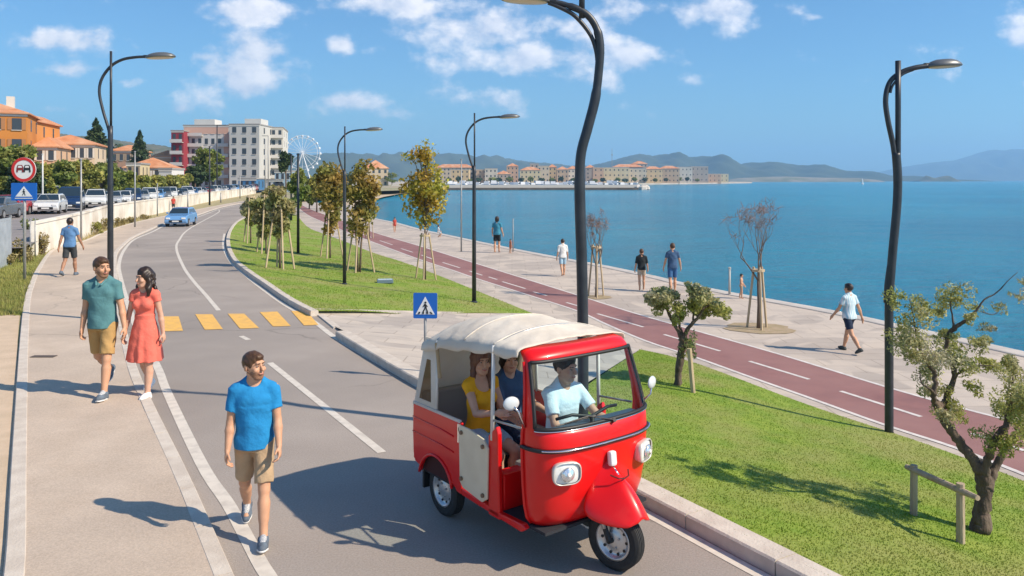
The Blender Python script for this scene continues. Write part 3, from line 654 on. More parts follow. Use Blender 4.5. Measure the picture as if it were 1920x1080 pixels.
    if kind in ('tee', 'polo', 'shirt', 'scoop'):
        S = SDF(lo, hi, max(res, .008)); sl = ta[0] if ta else .6
        torso(S, .010, .03)
        hem = .875 if not f else .93
        if anchor == 'hip': hem = .95
        x = .163 if not f else .140
        if Rl[1, 1] > .999 or True:
            tabs = [(hem, x + .014, .150, 0, -.0), (1.0, x + .006, .138, 0, 0), (1.12, x - .006 if not f else .128, .118, 0, -.004), (1.26, x, .118, 0, -.004)]
            if abs(lean) < 8:
                tabs = [(z + off[2], a_, b_, off[0] + 0, off[1] + c_ - math.sin(R(lean)) * (z - .93) * 1.0) for (z, a_, b_, _, c_) in tabs]
                tabs = [(z, a_, b_, cx, cy) for (z, a_, b_, cx, cy) in tabs]
                S.tubeZ(tabs, .03)
            else:
                S.cone(T((0, 0, hem + .08)), T((0, 0, 1.2)), .145, .135, .03)
        for s in (-1, 1):
            j = J[s]; e = j['sh'] + (j['el'] - j['sh']) * sl; S.cone(j['sh'] - j['ud'] * .02, e, .063 if not f else .056, .060 if not f else .05, .025, flat=True)
        S.ripple(.0042, 26, hash(label) % 7, zs=.55)
        if kind == 'scoop': S.ell(T((0, -.085, 1.45)), (.105, .10, .105), Rl, .006, 's'); S.ell(T((0, 0, 1.52)), (.085, .09, .06), Rl, .006, 's')
        else:
            S.ell(T((0, -.035, 1.515)), (.068, .085, .070), Rl, .006, 's')
            if kind == 'polo': S.cone(T((0, -.12, 1.42)), T((0, -.06, 1.50)), .016, .05, .006, 's')
        S.clip(Rl @ np.array([0, 0, -1.]), float((Rl @ np.array([0, 0, -1.])) @ T((0, 0, hem + .012))))
        S.build('shirt', tm, root)
        if kind == 'polo':
            S = SDF(T((0, 0, 1.47)) - .16, T((0, 0, 1.47)) + .16, .007)
            for s in (-1, 1):
                S.cone(T((s * .062, .03, 1.505)), T((s * .058, -.045, 1.475)), .013, .014, .006); S.cone(T((s * .058, -.045, 1.475)), T((s * .030, -.112, 1.425)), .014, .012, .006)
            S.cone(T((-.062, .03, 1.505)), T((.062, .03, 1.505)), .013, .013, .006)
            S.build('collar', tm, root)
    if kind == 'dress':
        S = SDF(lo, hi, .008); torso(S, .011, .03)
        for s in (-1, 1):
            j = J[s]; S.cone(j['sh'], j['sh'] + (j['el'] - j['sh']) * .33, .058, .056, .02, flat=True)
        S.ell(T((0, -.06, 1.50)), (.075, .085, .065), Rl, .006, 's')
        S.clip(np.array([0, 0, -1.]), -(1.05 + off[2]))
        ym = (J[-1]['knee'][1] + J[1]['knee'][1]) / 2
        S.tubeZ([(.52 + off[2], .235, .205, 0, ym * .6), (.75 + off[2], .205, .18, 0, ym * .3), (.97 + off[2], .165, .135, 0, 0), (1.08 + off[2], .132, .108, 0, 0), (1.14 + off[2], .135, .108, 0, 0)], .012, fold=.055, nf=9)
        S.ripple(.0022, 36, 2)
        S.build('dress', tm, root)
    if bottom:
        bk, bmat, bl = bottom
        S = SDF(lo, hi, max(res, .008)); Z0 = off[2]
        if anchor == 'foot': S.tubeZ([(.86 + Z0, .150, .118, off[0], off[1]), (.99 + Z0, .145, .112, off[0], off[1])], .03)
        else: S.ell(T((0, .02, .95)), (.175, .13, .10), Rl, .03)
        for s in (-1, 1):
            j = J[s]; e = j['hip'] + (j['knee'] - j['hip']) * bl; S.cone(j['hip'] + np.array([0, 0, .02]), e, .097, .083 if anchor == 'foot' else .078, .03, flat=True)
            S.ell(j['hip'] + np.array([-s * .01, .045, -.0]), (.09, .085, .1), None, .03)
        S.ripple(.003, 33, 3, zs=.5); S.build('shorts' if bk == 'shorts' else 'trousers', bmat, root)
    # ---- shoes
    SDF.rs = 1.14
    for s in (-1, 1):
        j = J[s]; a = j['ank']; fd = j['fd']; upv = np.cross(np.array([1., 0, 0]), fd); upv = upv if upv[2] > 0 else -upv
        if bare: continue
        S = SDF(np.minimum(a, a + fd * .2) - .13, np.maximum(a, a + fd * .2) + .13, .007 if fine else .012)
        heel = a - fd * .03 - upv * .045; toe = a + fd * .15 - upv * .048
        S.cone(heel, a + fd * .10 - upv * .045, .036, .038, .02); S.cone(a + fd * .09 - upv * .047, toe, .040, .030, .02); S.cone(a - upv * .01, heel, .042, .036, .02); S.cone(a - upv * .012, a + fd * .09 - upv * .035, .038, .034, .02)
        S.clip(-upv, float(-upv @ (a - upv * .072))); S.build('shoe', shoe, root)
        if fine:
            S = SDF(np.minimum(a, a + fd * .2) - .13, np.maximum(a, a + fd * .2) + .13, .007); S.cone(heel - upv * .012, a + fd * .10 - upv * .058, .036, .041, .02); S.cone(a + fd * .10 - upv * .058, toe - upv * .01, .041, .031, .02)
            S.clip(upv, float(upv @ (a - upv * .058))); S.clip(-upv, float(-upv @ (a - upv * .078))); S.build('sole', M('shoe_sole', (.75, .74, .72), rough=.7), root)
            S = SDF(a - .12, a + fd * .12 + .12, .006); S.cone(a + fd * .02 + upv * .012, a + fd * .10 - upv * .016, .030, .026, .01); S.clip(-fd, float(-fd @ (a + fd * .03))); S.build('tongue', M('shoe_lace', (.6, .6, .6), (.25, .28, .32), sc=90, rough=.8), root) if shoe is S_gr else None
    SDF.rs = 1.0
    return root
SK1 = SKIN('tan', (.62, .34, .21)); SK2 = SKIN('fair', (.62, .36, .25)); SK3 = SKIN('brown', (.40, .21, .13))
HB = M('hair_brown', (.055, .024, .012), (.10, .05, .022), sc=60, rough=.5, stretch=(1, 1, .15)); HD = M('hair_dark', (.016, .010, .008), (.04, .022, .015), sc=60, rough=.45, stretch=(1, 1, .15)); HR = M('hair_auburn', (.085, .028, .014), (.15, .06, .03), sc=60, rough=.45, stretch=(1, 1, .15))
BD = M('beard_brown', (.20, .10, .055), (.34, .18, .11), sc=120, rough=.8)
def cloth(n, c, c2=None): return M(n, c, c2 or tuple(x * .86 for x in c), sc=7, rough=.9, bump=.6, bsc=16)
C_blue = cloth('shirt_azure', (.012, .24, .54)); C_teal = cloth('shirt_teal', (.085, .22, .24)); C_coral = cloth('dress_coral', (.82, .17, .12)); C_khaki = cloth('shorts_khaki', (.47, .33, .20)); C_tan = cloth('shorts_tan', (.47, .29, .11))
C_yel = cloth('top_yellow', (.85, .42, .01)); C_navy = cloth('tee_navy', (.045, .10, .20)); C_dnavy = cloth('shorts_navy', (.012, .025, .06)); C_lb = cloth('tee_light_blue', (.72, .86, .93)); C_grey = cloth('shorts_charcoal', (.04, .045, .05)); C_mid = cloth('tee_steel_blue', (.10, .22, .42))
C_white = cloth('cloth_white', (.75, .74, .72)); C_red = cloth('cloth_red', (.5, .06, .04)); C_blk = cloth('cloth_black', (.012, .018, .022)); C_lbs = cloth('shorts_light_blue', (.36, .52, .64)); C_tl = cloth('tee_sea_blue', (.04, .23, .34)); C_bs = cloth('shorts_blue', (.04, .13, .30)); C_or = cloth('cloth_orange', (.55, .18, .09))
S_gr = M('shoe_grey', (.13, .17, .22), (.09, .11, .14), sc=20, rough=.8); S_wh = M('shoe_white', (.78, .77, .76), rough=.7); S_bk = M('shoe_dark', (.05, .06, .06), rough=.8)
def stripe_mat():
    m = bpy.data.materials.new('tee_striped'); m.use_nodes = True; t = m.node_tree; n = t.nodes; l = t.links
    tc = n.new('ShaderNodeTexCoord'); wv = n.new('ShaderNodeTexWave'); wv.bands_direction = 'X'; wv.inputs['Scale'].default_value = 6; wv.inputs['Distortion'].default_value = .6; l.new(tc.outputs['Object'], wv.inputs[0])
    mx = n.new('ShaderNodeMix'); mx.data_type = 'RGBA'; mx.inputs[6].default_value = (.30, .52, .62, 1); mx.inputs[7].default_value = (.72, .76, .78, 1); l.new(wv.outputs['Fac'], mx.inputs[0])
    b = n['Principled BSDF']; b.inputs['Roughness'].default_value = .9; l.new(mx.outputs[2], b.inputs['Base Color']); return m
C_str = stripe_mat()
PE = []
def put(px, py, top, z=None):
    g = ground(px, py) if z is None else P(px, py, z); h = (H - g.z) - (top - HOR) / F * g.y
    return g, h
# the three large walkers
g, h = put(477, 1004, 643)
person('bearded man in a bright blue V-neck tee and khaki shorts walking down the road', g, R(14), h * .985, ((-16, 26, -24), (20, 4, 10)), ((4, 8, 18, 4), (8, 8, 26, 4)), SK1, HB, ('tee', C_blue, .62), ('shorts', C_khaki, .86), S_gr, res=.007, lean=1, yaw=42, pitch=-2, beard=BD)
g, h = put(192, 742, 478)
person('man in a teal polo shirt and tan shorts strolling beside the woman in coral', g, R(4), h, ((-14, 42, -42), (14, 4, 6)), ((-2, 8, 14, 4), (4, 15, 8, 2)), SK1, HB, ('polo', C_teal, .62), ('shorts', C_tan, .86), S_gr, res=.008, yaw=50, pitch=2, beard=BD)
g, h = put(272, 744, 497, .02)
person('dark haired woman in a short coral dress and white shoes walking on the kerb', g, R(-3), h * .985, ((-12, 22, -20), (10, 4, 5)), ((4, 14, 4, 4), (-3, 13, 8, 2)), SK2, HD, ('dress', C_coral), None, S_wh, res=.0075, sex='f', yaw=-26, pitch=3, hairstyle='wavy')
far = [
 (131, 517, 407, 'man in a blue tee and dark shorts walking away along the white wall', R(186), ((14, 6, 0), (-12, 26, -25)), ((14, 14, 10, 0), (-12, 12, 6, 0)), SK3, HD, ('tee', C_mid, .6), ('shorts', C_grey, .85), S_gr, 'm', 'short', False),
 (932, 474, 406, 'person in a sea blue tee and black shorts facing the water beside a thin post', R(165), ((4, 4, 0), (-4, 4, 0)), ((4, 12, 24, 4), (4, 14, 24, 4)), SK1, HD, ('tee', C_tl, .6), ('shorts', C_blk, .8), S_bk, 'm', 'bob', True),
 (957, 475, 448, 'small child in orange standing next to the thin quay post', R(120), ((2, 4, 0), (-2, 4, 0)), ((4, 10, 8, 0), (4, 10, 8, 0)), SK1, HD, ('tee', C_or, .6), ('shorts', C_or, .8), S_bk, 'm', 'short', True),
 (1055, 518, 447, 'person in a white shirt and pale blue shorts strolling along the quay', R(190), ((10, 4, 0), (-12, 24, -20)), ((6, 12, 14, 2), (-4, 12, 14, 2)), SK1, HD, ('tee', C_white, .9), ('shorts', C_lbs, .8), S_wh, 'm', 'short', True),
 (1203, 545, 466, 'person in a black top and pale shorts walking behind the small olive tree', R(175), ((8, 4, 0), (-10, 14, -12)), ((6, 12, 20, 2), (0, 12, 14, 2)), SK1, HB, ('tee', C_blk, .9), ('shorts', cloth('shorts_sand', (.5, .40, .30)), .6), S_bk, 'm', 'short', True),
 (1261, 549, 455, 'man in a navy tee and blue shorts seen from behind by the quay edge', R(178), ((8, 4, 0), (-8, 16, -12)), ((4, 18, 16, 6), (2, 16, 14, 4)), SK1, HB, ('tee', C_navy, .6), ('shorts', C_bs, .85), S_bk, 'm', 'short', True),
 (1390, 560, 513, 'bare chested child standing by the short steel bollard on the quay', R(60), ((10, 14, 0), (-6, 10, 0)), ((10, 10, 40, 4), (6, 10, 30, 4)), SK1, HD, ('none', None), ('shorts', cloth('shorts_beige', (.42, .28, .18)), .6), S_bk, 'm', 'short', True),
 (1592, 660, 528, 'man in a striped pale blue tee and navy shorts walking across the promenade', R(205), ((20, 6, 4), (-22, 16, -26)), ((-18, 16, 10, 0), (20, 14, 16, 0)), SK1, HD, ('tee', C_str, .62), ('shorts', C_dnavy, .72), S_bk, 'm', 'short', False),
 (740, 436, 407, 'far walker in a red top on the promenade beyond the staked trees', R(20), ((10, 4, 0), (-10, 14, -10)), ((4, 12, 10, 0), (4, 12, 10, 0)), SK1, HD, ('tee', C_red, .6), ('shorts', C_red, .4), S_bk, 'f', 'bob', True),
 (822, 445, 418, 'far person dressed in white at the edge of the water', R(100), ((60, 90, 0), (40, 90, 0)), ((20, 10, 30, 0), (20, 10, 30, 0)), SK1, HD, ('tee', C_white, .9), ('shorts', C_white, .9), S_wh, 'f', 'bob', True),
 (325, 396, 368, 'far pedestrian in a reddish top on the pavement by the wall', R(20), ((8, 4, 0), (-8, 12, -10)), ((4, 12, 10, 0), (4, 12, 10, 0)), SK3, HD, ('tee', C_red, .6), ('shorts', C_grey, .9), S_bk, 'm', 'short', False),
]
for (px, py, tp, lab, rz, lg, ar, sk, hr, tpc, bt, sh, sx, hs, br) in far:
    g, h = put(px, py, tp)
    person(lab, g, rz, h, lg, ar, sk, hr, tpc, bt, sh, res=.014, sex=sx, hairstyle=hs, bare=br, group='people strolling in the distance')
# ------------------------------------------------------------ the red three-wheeler
A0 = Vector((-.21, 7.74, 0)); hd = Vector((.613, -.79, 0)).normalized()
RZT = math.atan2(hd.y, hd.x)
tuk = empty('three_wheeler', A0, RZT, 'red three wheeled open taxi with a cream canvas roof and three people aboard', 'vehicle')
TM = Matrix.Translation(A0) @ Matrix.Rotation(RZT, 4, 'Z')
RED = M('tuk_red_paint', (.78, .008, .008), (.70, .006, .007), sc=2, rough=.32, coat=.35, spec=.35)
CANV = M('canvas_cream', (.90, .84, .74), (.84, .77, .67), sc=5, rough=.9, bump=.35, bsc=14, c3=(.80, .72, .61), sc3=2, trans=.3)
BLK = M('rubber_black', (.015, .015, .016), rough=.5); TYRE = M('tyre', (.022, .022, .023), (.03, .03, .03), sc=30, rough=.8); CHR = M('chrome', (.75, .75, .76), rough=.12, metal=1); WHT = M('white_enamel', (.75, .74, .70), (.66, .64, .60), sc=8, rough=.35)
DOORM = M('door_cream', (.74, .63, .46), (.68, .57, .41), sc=6, rough=.5); DARK = M('interior_dark', (.02, .022, .028), rough=.8); STEEL = M('steel_grey', (.42, .42, .42), rough=.35, metal=.6); BRN = M('brass_brown', (.20, .12, .07), rough=.5); SEATM = M('seat_vinyl', (.30, .28, .26), rough=.5)
GL = glassm('windscreen_glass', (.82, .94, .96), .17); GLS = glassm('side_window_plastic', (.45, .36, .26), .1)
LENS = M('lamp_lens', (.72, .72, .68), (.85, .85, .82), sc=25, rough=.12, coat=.8)
def section(z, w, f, xb, n, N=40, e=3.4):
    pts = []
    for i in range(N + 1):
        t = -math.pi / 2 + math.pi * i / N; cs = abs(math.cos(t)) ** (2 / n); sn = abs(math.sin(t)) ** (2 / n)
        pts.append(Vector((xb + (f - xb) * cs, math.copysign(w * sn, math.sin(t)), z)))
    return pts
#          z    half-width front  back  squareness
LV = [(.35, .47, 1.44, 1.31, 2.6), (.37, .545, 1.49, 1.295, 2.7), (.42, .58, 1.53, 1.285, 2.8), (.52, .60, 1.57, 1.28, 2.9), (.68, .615, 1.60, 1.28, 3.0), (.86, .625, 1.62, 1.28, 3.0), (1.00, .632, 1.625, 1.285, 3.0), (1.10, .632, 1.61, 1.29, 3.0), (1.16, .628, 1.59, 1.30, 3.0),
      (1.22, .62, 1.56, 1.30, 3.1), (1.33, .608, 1.51, 1.29, 3.1), (1.44, .594, 1.455, 1.275, 3.1), (1.56, .580, 1.40, 1.255, 3.1), (1.645, .571, 1.365, 1.235, 3.1), (1.682, .564, 1.35, 1.20, 3.1), (1.715, .552, 1.33, 1.16, 3.0), (1.735, .52, 1.28, 1.10, 2.8), (1.745, .45, 1.20, 1.04, 2.6)]
def lvint(z):
    for a, b in zip(LV[:-1], LV[1:]):
        if a[0] <= z <= b[0]:
            t = (z - a[0]) / (b[0] - a[0]); return [a[i] + (b[i] - a[i]) * t for i in range(5)]
    return LV[-1]
NS = 56
secs = [section(l[0], l[1], l[2], l[3], l[4], NS) for l in LV]
g0, g1 = 5, NS - 5          # windscreen columns
V = [p for s_ in secs for p in s_]; Fc = []; G = []
for i in range(len(LV) - 1):
    for j in range(NS):
        q = (i * (NS + 1) + j, i * (NS + 1) + j + 1, (i + 1) * (NS + 1) + j + 1, (i + 1) * (NS + 1) + j)
        if 8 <= i < 13 and g0 <= j < g1: G.append(q)
        else: Fc.append(q)
sh = mesh('front_body', [tuple(v) for v in V], Fc, RED, tuk, smooth=True)
md = sh.modifiers.new('t', 'SOLIDIFY'); md.thickness = .018; md.offset = -1
gv = [tuple(v) for v in V]
gl = mesh('windscreen', gv, G, GL, tuk, smooth=True)
bm = bmesh.new(); bm.from_mesh(gl.data); bmesh.ops.delete(bm, geom=[v for v in bm.verts if not v.link_faces], context='VERTS'); bm.to_mesh(gl.data); bm.free()
# rubber gasket round the windscreen
def colpt(i, j): return secs[i][j]
loop = [colpt(8, j) for j in range(g0, g1 + 1)] + [colpt(i, g1) for i in range(9, 13)] + [colpt(13, j) for j in range(g1, g0 - 1, -1)] + [colpt(i, g0) for i in range(12, 7, -1)]
cx = Vector((1.2, 0, 1.38)); mb = MB(); mb.tube([p + (p - cx).normalized() * .004 for p in loop], .0155, 8); mb.build('windscreen_seal', BLK, gl, smooth=True)
mb = MB(); mb.tube([colpt(8, j) + (colpt(8, j) - cx).normalized() * .012 + Vector((0, 0, -.014)) for j in range(g0, g1 + 1)], .006, 6); mb.build('chrome_trim', CHR, gl, smooth=True)
# wiper
mb = MB(); mb.tube([(1.595, .06, 1.14), (1.625, .06, 1.155)], .018, 10); mb.tube([(1.62, .06, 1.155), (1.59, -.20, 1.225), (1.56, -.42, 1.20)], .005, 6); mb.tube([(1.59, -.12, 1.215), (1.545, -.50, 1.19)], .006, 6); mb.build('wiper', BLK, tuk)
# belt strip
l = lvint(.995); bs = section(.995, l[1] + .006, l[2] + .006, l[3], l[4], NS)
mb = MB(); mb.tube([p for p in bs], .017, 8); mb.build('belt_strip', BLK, tuk, smooth=True)
mb = MB(); mb.tube([p + Vector((.014, 0, .006)) + Vector((0, math.copysign(.01, p.y), 0)) for p in bs[8:-8]], .007, 6); mb.build('belt_strip_trim', CHR, tuk, smooth=True)
# seam round the cab edge behind the front shell
for s in (-1, 1):
    mb = MB(); mb.tube([(l_[3] + .0, s * (l_[1] + .002), l_[0]) for l_ in LV[1:14]], .013, 8); mb.build('door_pillar', RED, tuk, smooth=True)
# nose mudguard with a beak
rid = [(1.60, .90), (1.66, .84), (1.72, .775), (1.79, .735), (1.87, .665), (1.95, .575), (1.995, .50)]
hw_ = [.02, .03, .045, .075, .085, .08, .065]; zb = [.80, .68, .56, .47, .44, .425, .43]; xb = [1.58, 1.58, 1.585, 1.62, 1.72, 1.85, 1.955]
bw = [.08, .16, .25, .28, .255, .19, .115]
V = []; Fc = []
for i, (x, z) in enumerate(rid):
    for (yy, xx, zz) in ((-bw[i], xb[i], zb[i]), (-(bw[i] * .93), xb[i] + .01, zb[i] + (z - zb[i]) * .30), (-hw_[i] * .75, x - .008, z - .035), (0, x, z), (hw_[i] * .75, x - .008, z - .035), (bw[i] * .93, xb[i] + .01, zb[i] + (z - zb[i]) * .30), (bw[i], xb[i], zb[i])):
        V.append((xx, yy, zz))
    if i:
        for k in range(6): a = 7 * (i - 1) + k; Fc.append((a, a + 1, a + 8, a + 7))
mg = mesh('front_mudguard', V, Fc, RED, tuk, smooth=True, sub=2)
bm = bmesh.new(); bm.from_mesh(mg.data); bmesh.ops.recalc_face_normals(bm, faces=bm.faces); bm.to_mesh(mg.data); bm.free()
cr = mg.data.attributes.new('crease_edge', 'FLOAT', 'EDGE') if 'crease_edge' not in mg.data.attributes else mg.data.attributes['crease_edge']
for e in mg.data.edges:
    a, b = e.vertices
    if a % 7 == b % 7 and a % 7 in (2, 4): cr.data[e.index].value = .9
md = mg.modifiers.new('t', 'SOLIDIFY'); md.thickness = .012
mb = MB(); mb.tube([(1.735, -.10, .775), (1.785, -.055, .752), (1.80, 0, .748), (1.785, .055, .752), (1.735, .10, .775)], .006, 6); mb.build('mudguard_seam', M('seam_dark_red', (.12, .004, .004), rough=.6), mg)
# badge lamp on the nose
mb = MB(); mb.box(-.028, .028, -.035, .035, -.06, .06); o = mb.build('nose_lamp', M('nose_lamp_white', (.80, .80, .80), rough=.25, coat=.5), tuk, bevel=.02); o.location = (1.655, 0, .865); o.rotation_euler = (0, R(-6), 0)
mb = MB(); mb.tube([(1.67, -.0, .80), (1.70, 0, .77), (1.73, 0, .745)], .012, 8); mb.build('nose_lamp_bracket', CHR, tuk, smooth=True)
# headlights
for s in (-1, 1):
    yc = s * .43; xc = 1.578; a = R(-13 * s * -1)
    e = bpy.data.objects.new('headlight', None)
    mt = Matrix.Translation((xc, yc, .825)) @ Matrix.Rotation(R(20) * s, 4, 'Z')
    mb = MB()
    prof = []
    for (k, xx) in ((.86, -.05), (1.0, .01), (1.02, .035), (.94, .048), (.90, .040)):
        prof.append((k, xx))
    V = []; Fc = []; n = 28
    for (k, xx) in prof:
        for q in range(n):
            t = 2 * math.pi * q / n; cs, sn = math.cos(t), math.sin(t); yy = math.copysign(abs(cs) ** .62, cs) * .118 * k; zz = math.copysign(abs(sn) ** .62, sn) * .088 * k; V.append(mt @ Vector((xx, yy, zz)))
    for i in range(len(prof) - 1):
        for q in range(n): Fc.append((i * n + q, i * n + (q + 1) % n, (i + 1) * n + (q + 1) % n, (i + 1) * n + q))
    mb.add(V, Fc); hl = mb.build('headlight', M('lamp_bezel', (.70, .66, .60), rough=.3, metal=.3), tuk, smooth=True)
    mb = MB(); V = [mt @ Vector((.030, math.copysign(abs(math.cos(2 * math.pi * q / n)) ** .62, math.cos(2 * math.pi * q / n)) * .106, math.copysign(abs(math.sin(2 * math.pi * q / n)) ** .62, math.sin(2 * math.pi * q / n)) * .079)) for q in range(n)] + [mt @ Vector((.055, 0, 0))]
    mb.add(V, [(q, (q + 1) % n, n) for q in range(n)]); mb.build('lens', LENS, hl, smooth=True)
    mb = MB(); mb.lathe([(.052, .046), (.056, .056), (.045, .068), (.0, .072)], 24, mt, 'x'); mb.build('reflector', M('reflector', (.85, .85, .85), rough=.15, metal=.8), hl, smooth=True)
    mb = MB(); mb.lathe([(.018, .070), (.016, .080), (.0, .083)], 16, mt, 'x'); mb.build('bulb', M('bulb', (.9, .82, .75), rough=.2), hl, smooth=True)
# sides: sill, rear quarter with arch, red pillar, door
def side_panel(name, poly, y0, th, mat, parent=tuk, bev=.012):
    mb = MB(); n = len(poly); mb.add([(x, y0, z) for x, z in poly] + [(x, y0 + th, z) for x, z in poly], [tuple(range(n)), tuple(range(2 * n - 1, n - 1, -1))] + [(i, (i + 1) % n, n + (i + 1) % n, n + i) for i in range(n)])
    return mb.build(name, mat, parent, bevel=bev)
arch = [(.0 + .275 * math.cos(t), .285 + .275 * math.sin(t)) for t in [math.pi * (1 - k / 14) for k in range(1, 14)]]
for s in (-1, 1):
    y = s * .625; th = -s * .03
    poly = [(-.40, .97), (-.41, .70), (-.40, .50), (-.37, .42), (-.285, .40)] + arch + [(.285, .40), (.34, .345), (.42, .335), (.42, .97)]
    side_panel('rear_quarter_panel', poly, y, th, RED)
    # two swaged lines
    for z in (.84, .70):
        mb = MB(); mb.tube([(-.40, y + s * .001, z), (.10, y + s * .003, z - .005), (.30, y + s * .003, z - .02)], .007, 6); mb.build('body_crease', RED, tuk, smooth=True)
    mb = MB(); mb.tube([(x * 1.03, y + s * .004, .285 + (z - .285) * 1.03) for x, z in arch], .014, 8); mb.build('wheel_arch_lip', RED, tuk, smooth=True)
    side_panel('red_pillar', [(.82, .96), (.82, .30), (.98, .30), (.965, .5), (.955, 1.0), (.93, 1.06)], y, th * 1.6, RED)
    side_panel('door_sill', [(.42, .335), (1.26, .30), (1.32, .345), (1.28, .37), (.98, .36), (.42, .40)], y, th * 1.8, RED)
    if s < 0:
        d = side_panel('door', [(.41, .955), (.425, .47), (.47, .42), (.76, .385), (.83, .43), (.845, .86), (.78, .92), (.55, .955)], y - .022, .02, DOORM, bev=.006)
        for (x, z) in ((.46, .50), (.78, .45), (.46, .90), (.78, .86)):
            mb = MB(); mb.lathe([(.018, -.008), (.018, .010), (.0, .012)], 12, Matrix.Translation((x, y - .028, z)) @ Matrix.Rotation(R(180), 4, 'Z'), 'y'); mb.build('hinge', BRN, d)
        mb = MB(); mb.tube([(.405, y - .02, .96), (.405, y - .02, .80)], .010, 8); mb.build('door_latch', CHR, d)
mb = MB(); mb.box(-.42, -.385, -.61, .61, .43, .965); mb.build('tailgate', RED, tuk, bevel=.012)
mb = MB(); mb.box(-.36, 1.50, -.57, .57, .335, .36); mb.build('floor_pan', DARK, tuk)
mb = MB(); mb.box(-.30, .36, -.58, .58, .36, .55); mb.build('engine_cover', M('bay_dark', (.05, .01, .01), rough=.8), tuk)
mb = MB(); mb.box(-.12, .38, -.56, .56, .55, .66); mb.build('rear_seat', SEATM, tuk, bevel=.03)
mb = MB(); mb.box(-.22, -.10, -.56, .56, .62, 1.12, Matrix.Rotation(R(-8), 4, 'Y')); mb.build('rear_backrest', SEATM, tuk, bevel=.03)
mb = MB(); mb.box(.84, .97, -.57, .57, .36, .66); mb.build('bulkhead', RED, tuk, bevel=.01)
mb = MB(); mb.box(.80, 1.10, -.34, .34, .60, .69); mb.build('driver_seat', SEATM, tuk, bevel=.03)
mb = MB(); mb.box(1.30, 1.50, -.58, .58, 1.02, 1.10); mb.build('dashboard', M('dash_blue_grey', (.05, .08, .12), rough=.5), tuk, bevel=.03)
mb = MB(); mb.tube([(1.36, -.34, 1.17), (1.40, -.20, 1.19), (1.42, 0, 1.15), (1.40, .20, 1.19), (1.36, .34, 1.17)], .014, 8); mb.tube([(1.42, 0, 1.15), (1.50, 0, .60)], .022, 8); mb.build('handlebar', BLK, tuk, smooth=True)
# frame poles and rails
for s in (-1, 1):
    mb = MB(); mb.tube([(.865, s * .615, .93), (.865, s * .600, 1.72)], .017, 8); mb.build('roof_pole', WHT, tuk, smooth=True)
    mb = MB(); mb.tube([(-.02, s * .60, .96), (-.02, s * .59, 1.62)], .014, 8); mb.build('roof_pole', WHT, tuk, smooth=True)
    mb = MB(); mb.tube([(-.36, s * .585, .96), (-.20, s * .575, 1.60)], .014, 8); mb.build('roof_pole', WHT, tuk, smooth=True)
    mb = MB(); mb.tube([(.885, s * .612, 1.10), (1.27, s * .625, 1.13)], .010, 8); mb.build('hand_rail', STEEL, tuk, smooth=True)
# canvas roof
nx, ny = 44, 36; V = []; Fc = []; rs = random.Random(5)
def edgez(x):
    xs = [(-.30, 1.56), (-.15, 1.60), (.2, 1.66), (.6, 1.70), (.9, 1.72), (1.15, 1.728), (1.30, 1.728)]
    for (a, za), (b, zb_) in zip(xs[:-1], xs[1:]):
        if x <= b: return za + (zb_ - za) * (x - a) / (b - a)
    return xs[-1][1]
for i in range(nx + 1):
    x = -.27 + 1.47 * i / nx; ez = edgez(x); ar = .155 * (1 - min(1, max(0, (x - .35) / .9)) ** 1.3 * .82) * (1 - max(0, (-.05 - x) / .22) ** 2 * .6)
    for j in range(ny + 1):
        t = -1 + 2 * j / ny
        if abs(t) > .86:
            kk = (abs(t) - .86) / .14; y = math.copysign(.595 + .015 * kk, t); z = ez - .085 * kk * (1 - .35 * max(0, x - .6)) + .012 * kk * math.sin(x * 17)
        else:
            q = abs(t) / .86; y = t / .86 * .595; z = ez + ar * (1 - q ** 2.4)
        wr = .003 * math.sin(x * 9 + 5 * math.sin(y * 4 + x)) * math.cos(y * 6 - x * 4) + .003 * math.sin(x * 31 + y * 37 + 3 * math.sin(y * 9)) + .010 * (math.exp(-((x - .42) / .03) ** 2) + math.exp(-((x - .885) / .03) ** 2)) + .014 * max(0, abs(t) - .6) * math.sin(x * 26 + 2 * math.sin(x * 7))
        V.append((x, y, z + wr))
for i in range(nx):
    for j in range(ny): a = i * (ny + 1) + j; Fc.append((a, a + 1, a + ny + 2, a + ny + 1))
rf = mesh('canvas_roof', V, Fc, CANV, tuk, smooth=True); md = rf.modifiers.new('t', 'SOLIDIFY'); md.thickness = .008
for xs_ in (.42, .865):
    mb = MB(); mb.tube([(xs_, .60 * t, edgez(xs_) + .157 * (1 - abs(t) ** 2.4) * (1 if xs_ < .8 else .62) + .013) for t in [k / 12 for k in range(-12, 13)]], .006, 6); mb.build('roof_seam', CANV, rf, smooth=True)
# bows under the roof
for x in (-.02, .42, .885):
    mb = MB(); mb.tube([(x, .59 * t, edgez(x) + .13 * (1 - abs(t) ** 2.4) * (1 if x < .8 else .8)) for t in [k / 8 for k in range(-8, 9)]], .011, 6); mb.build('roof_bow', STEEL, tuk, smooth=True)
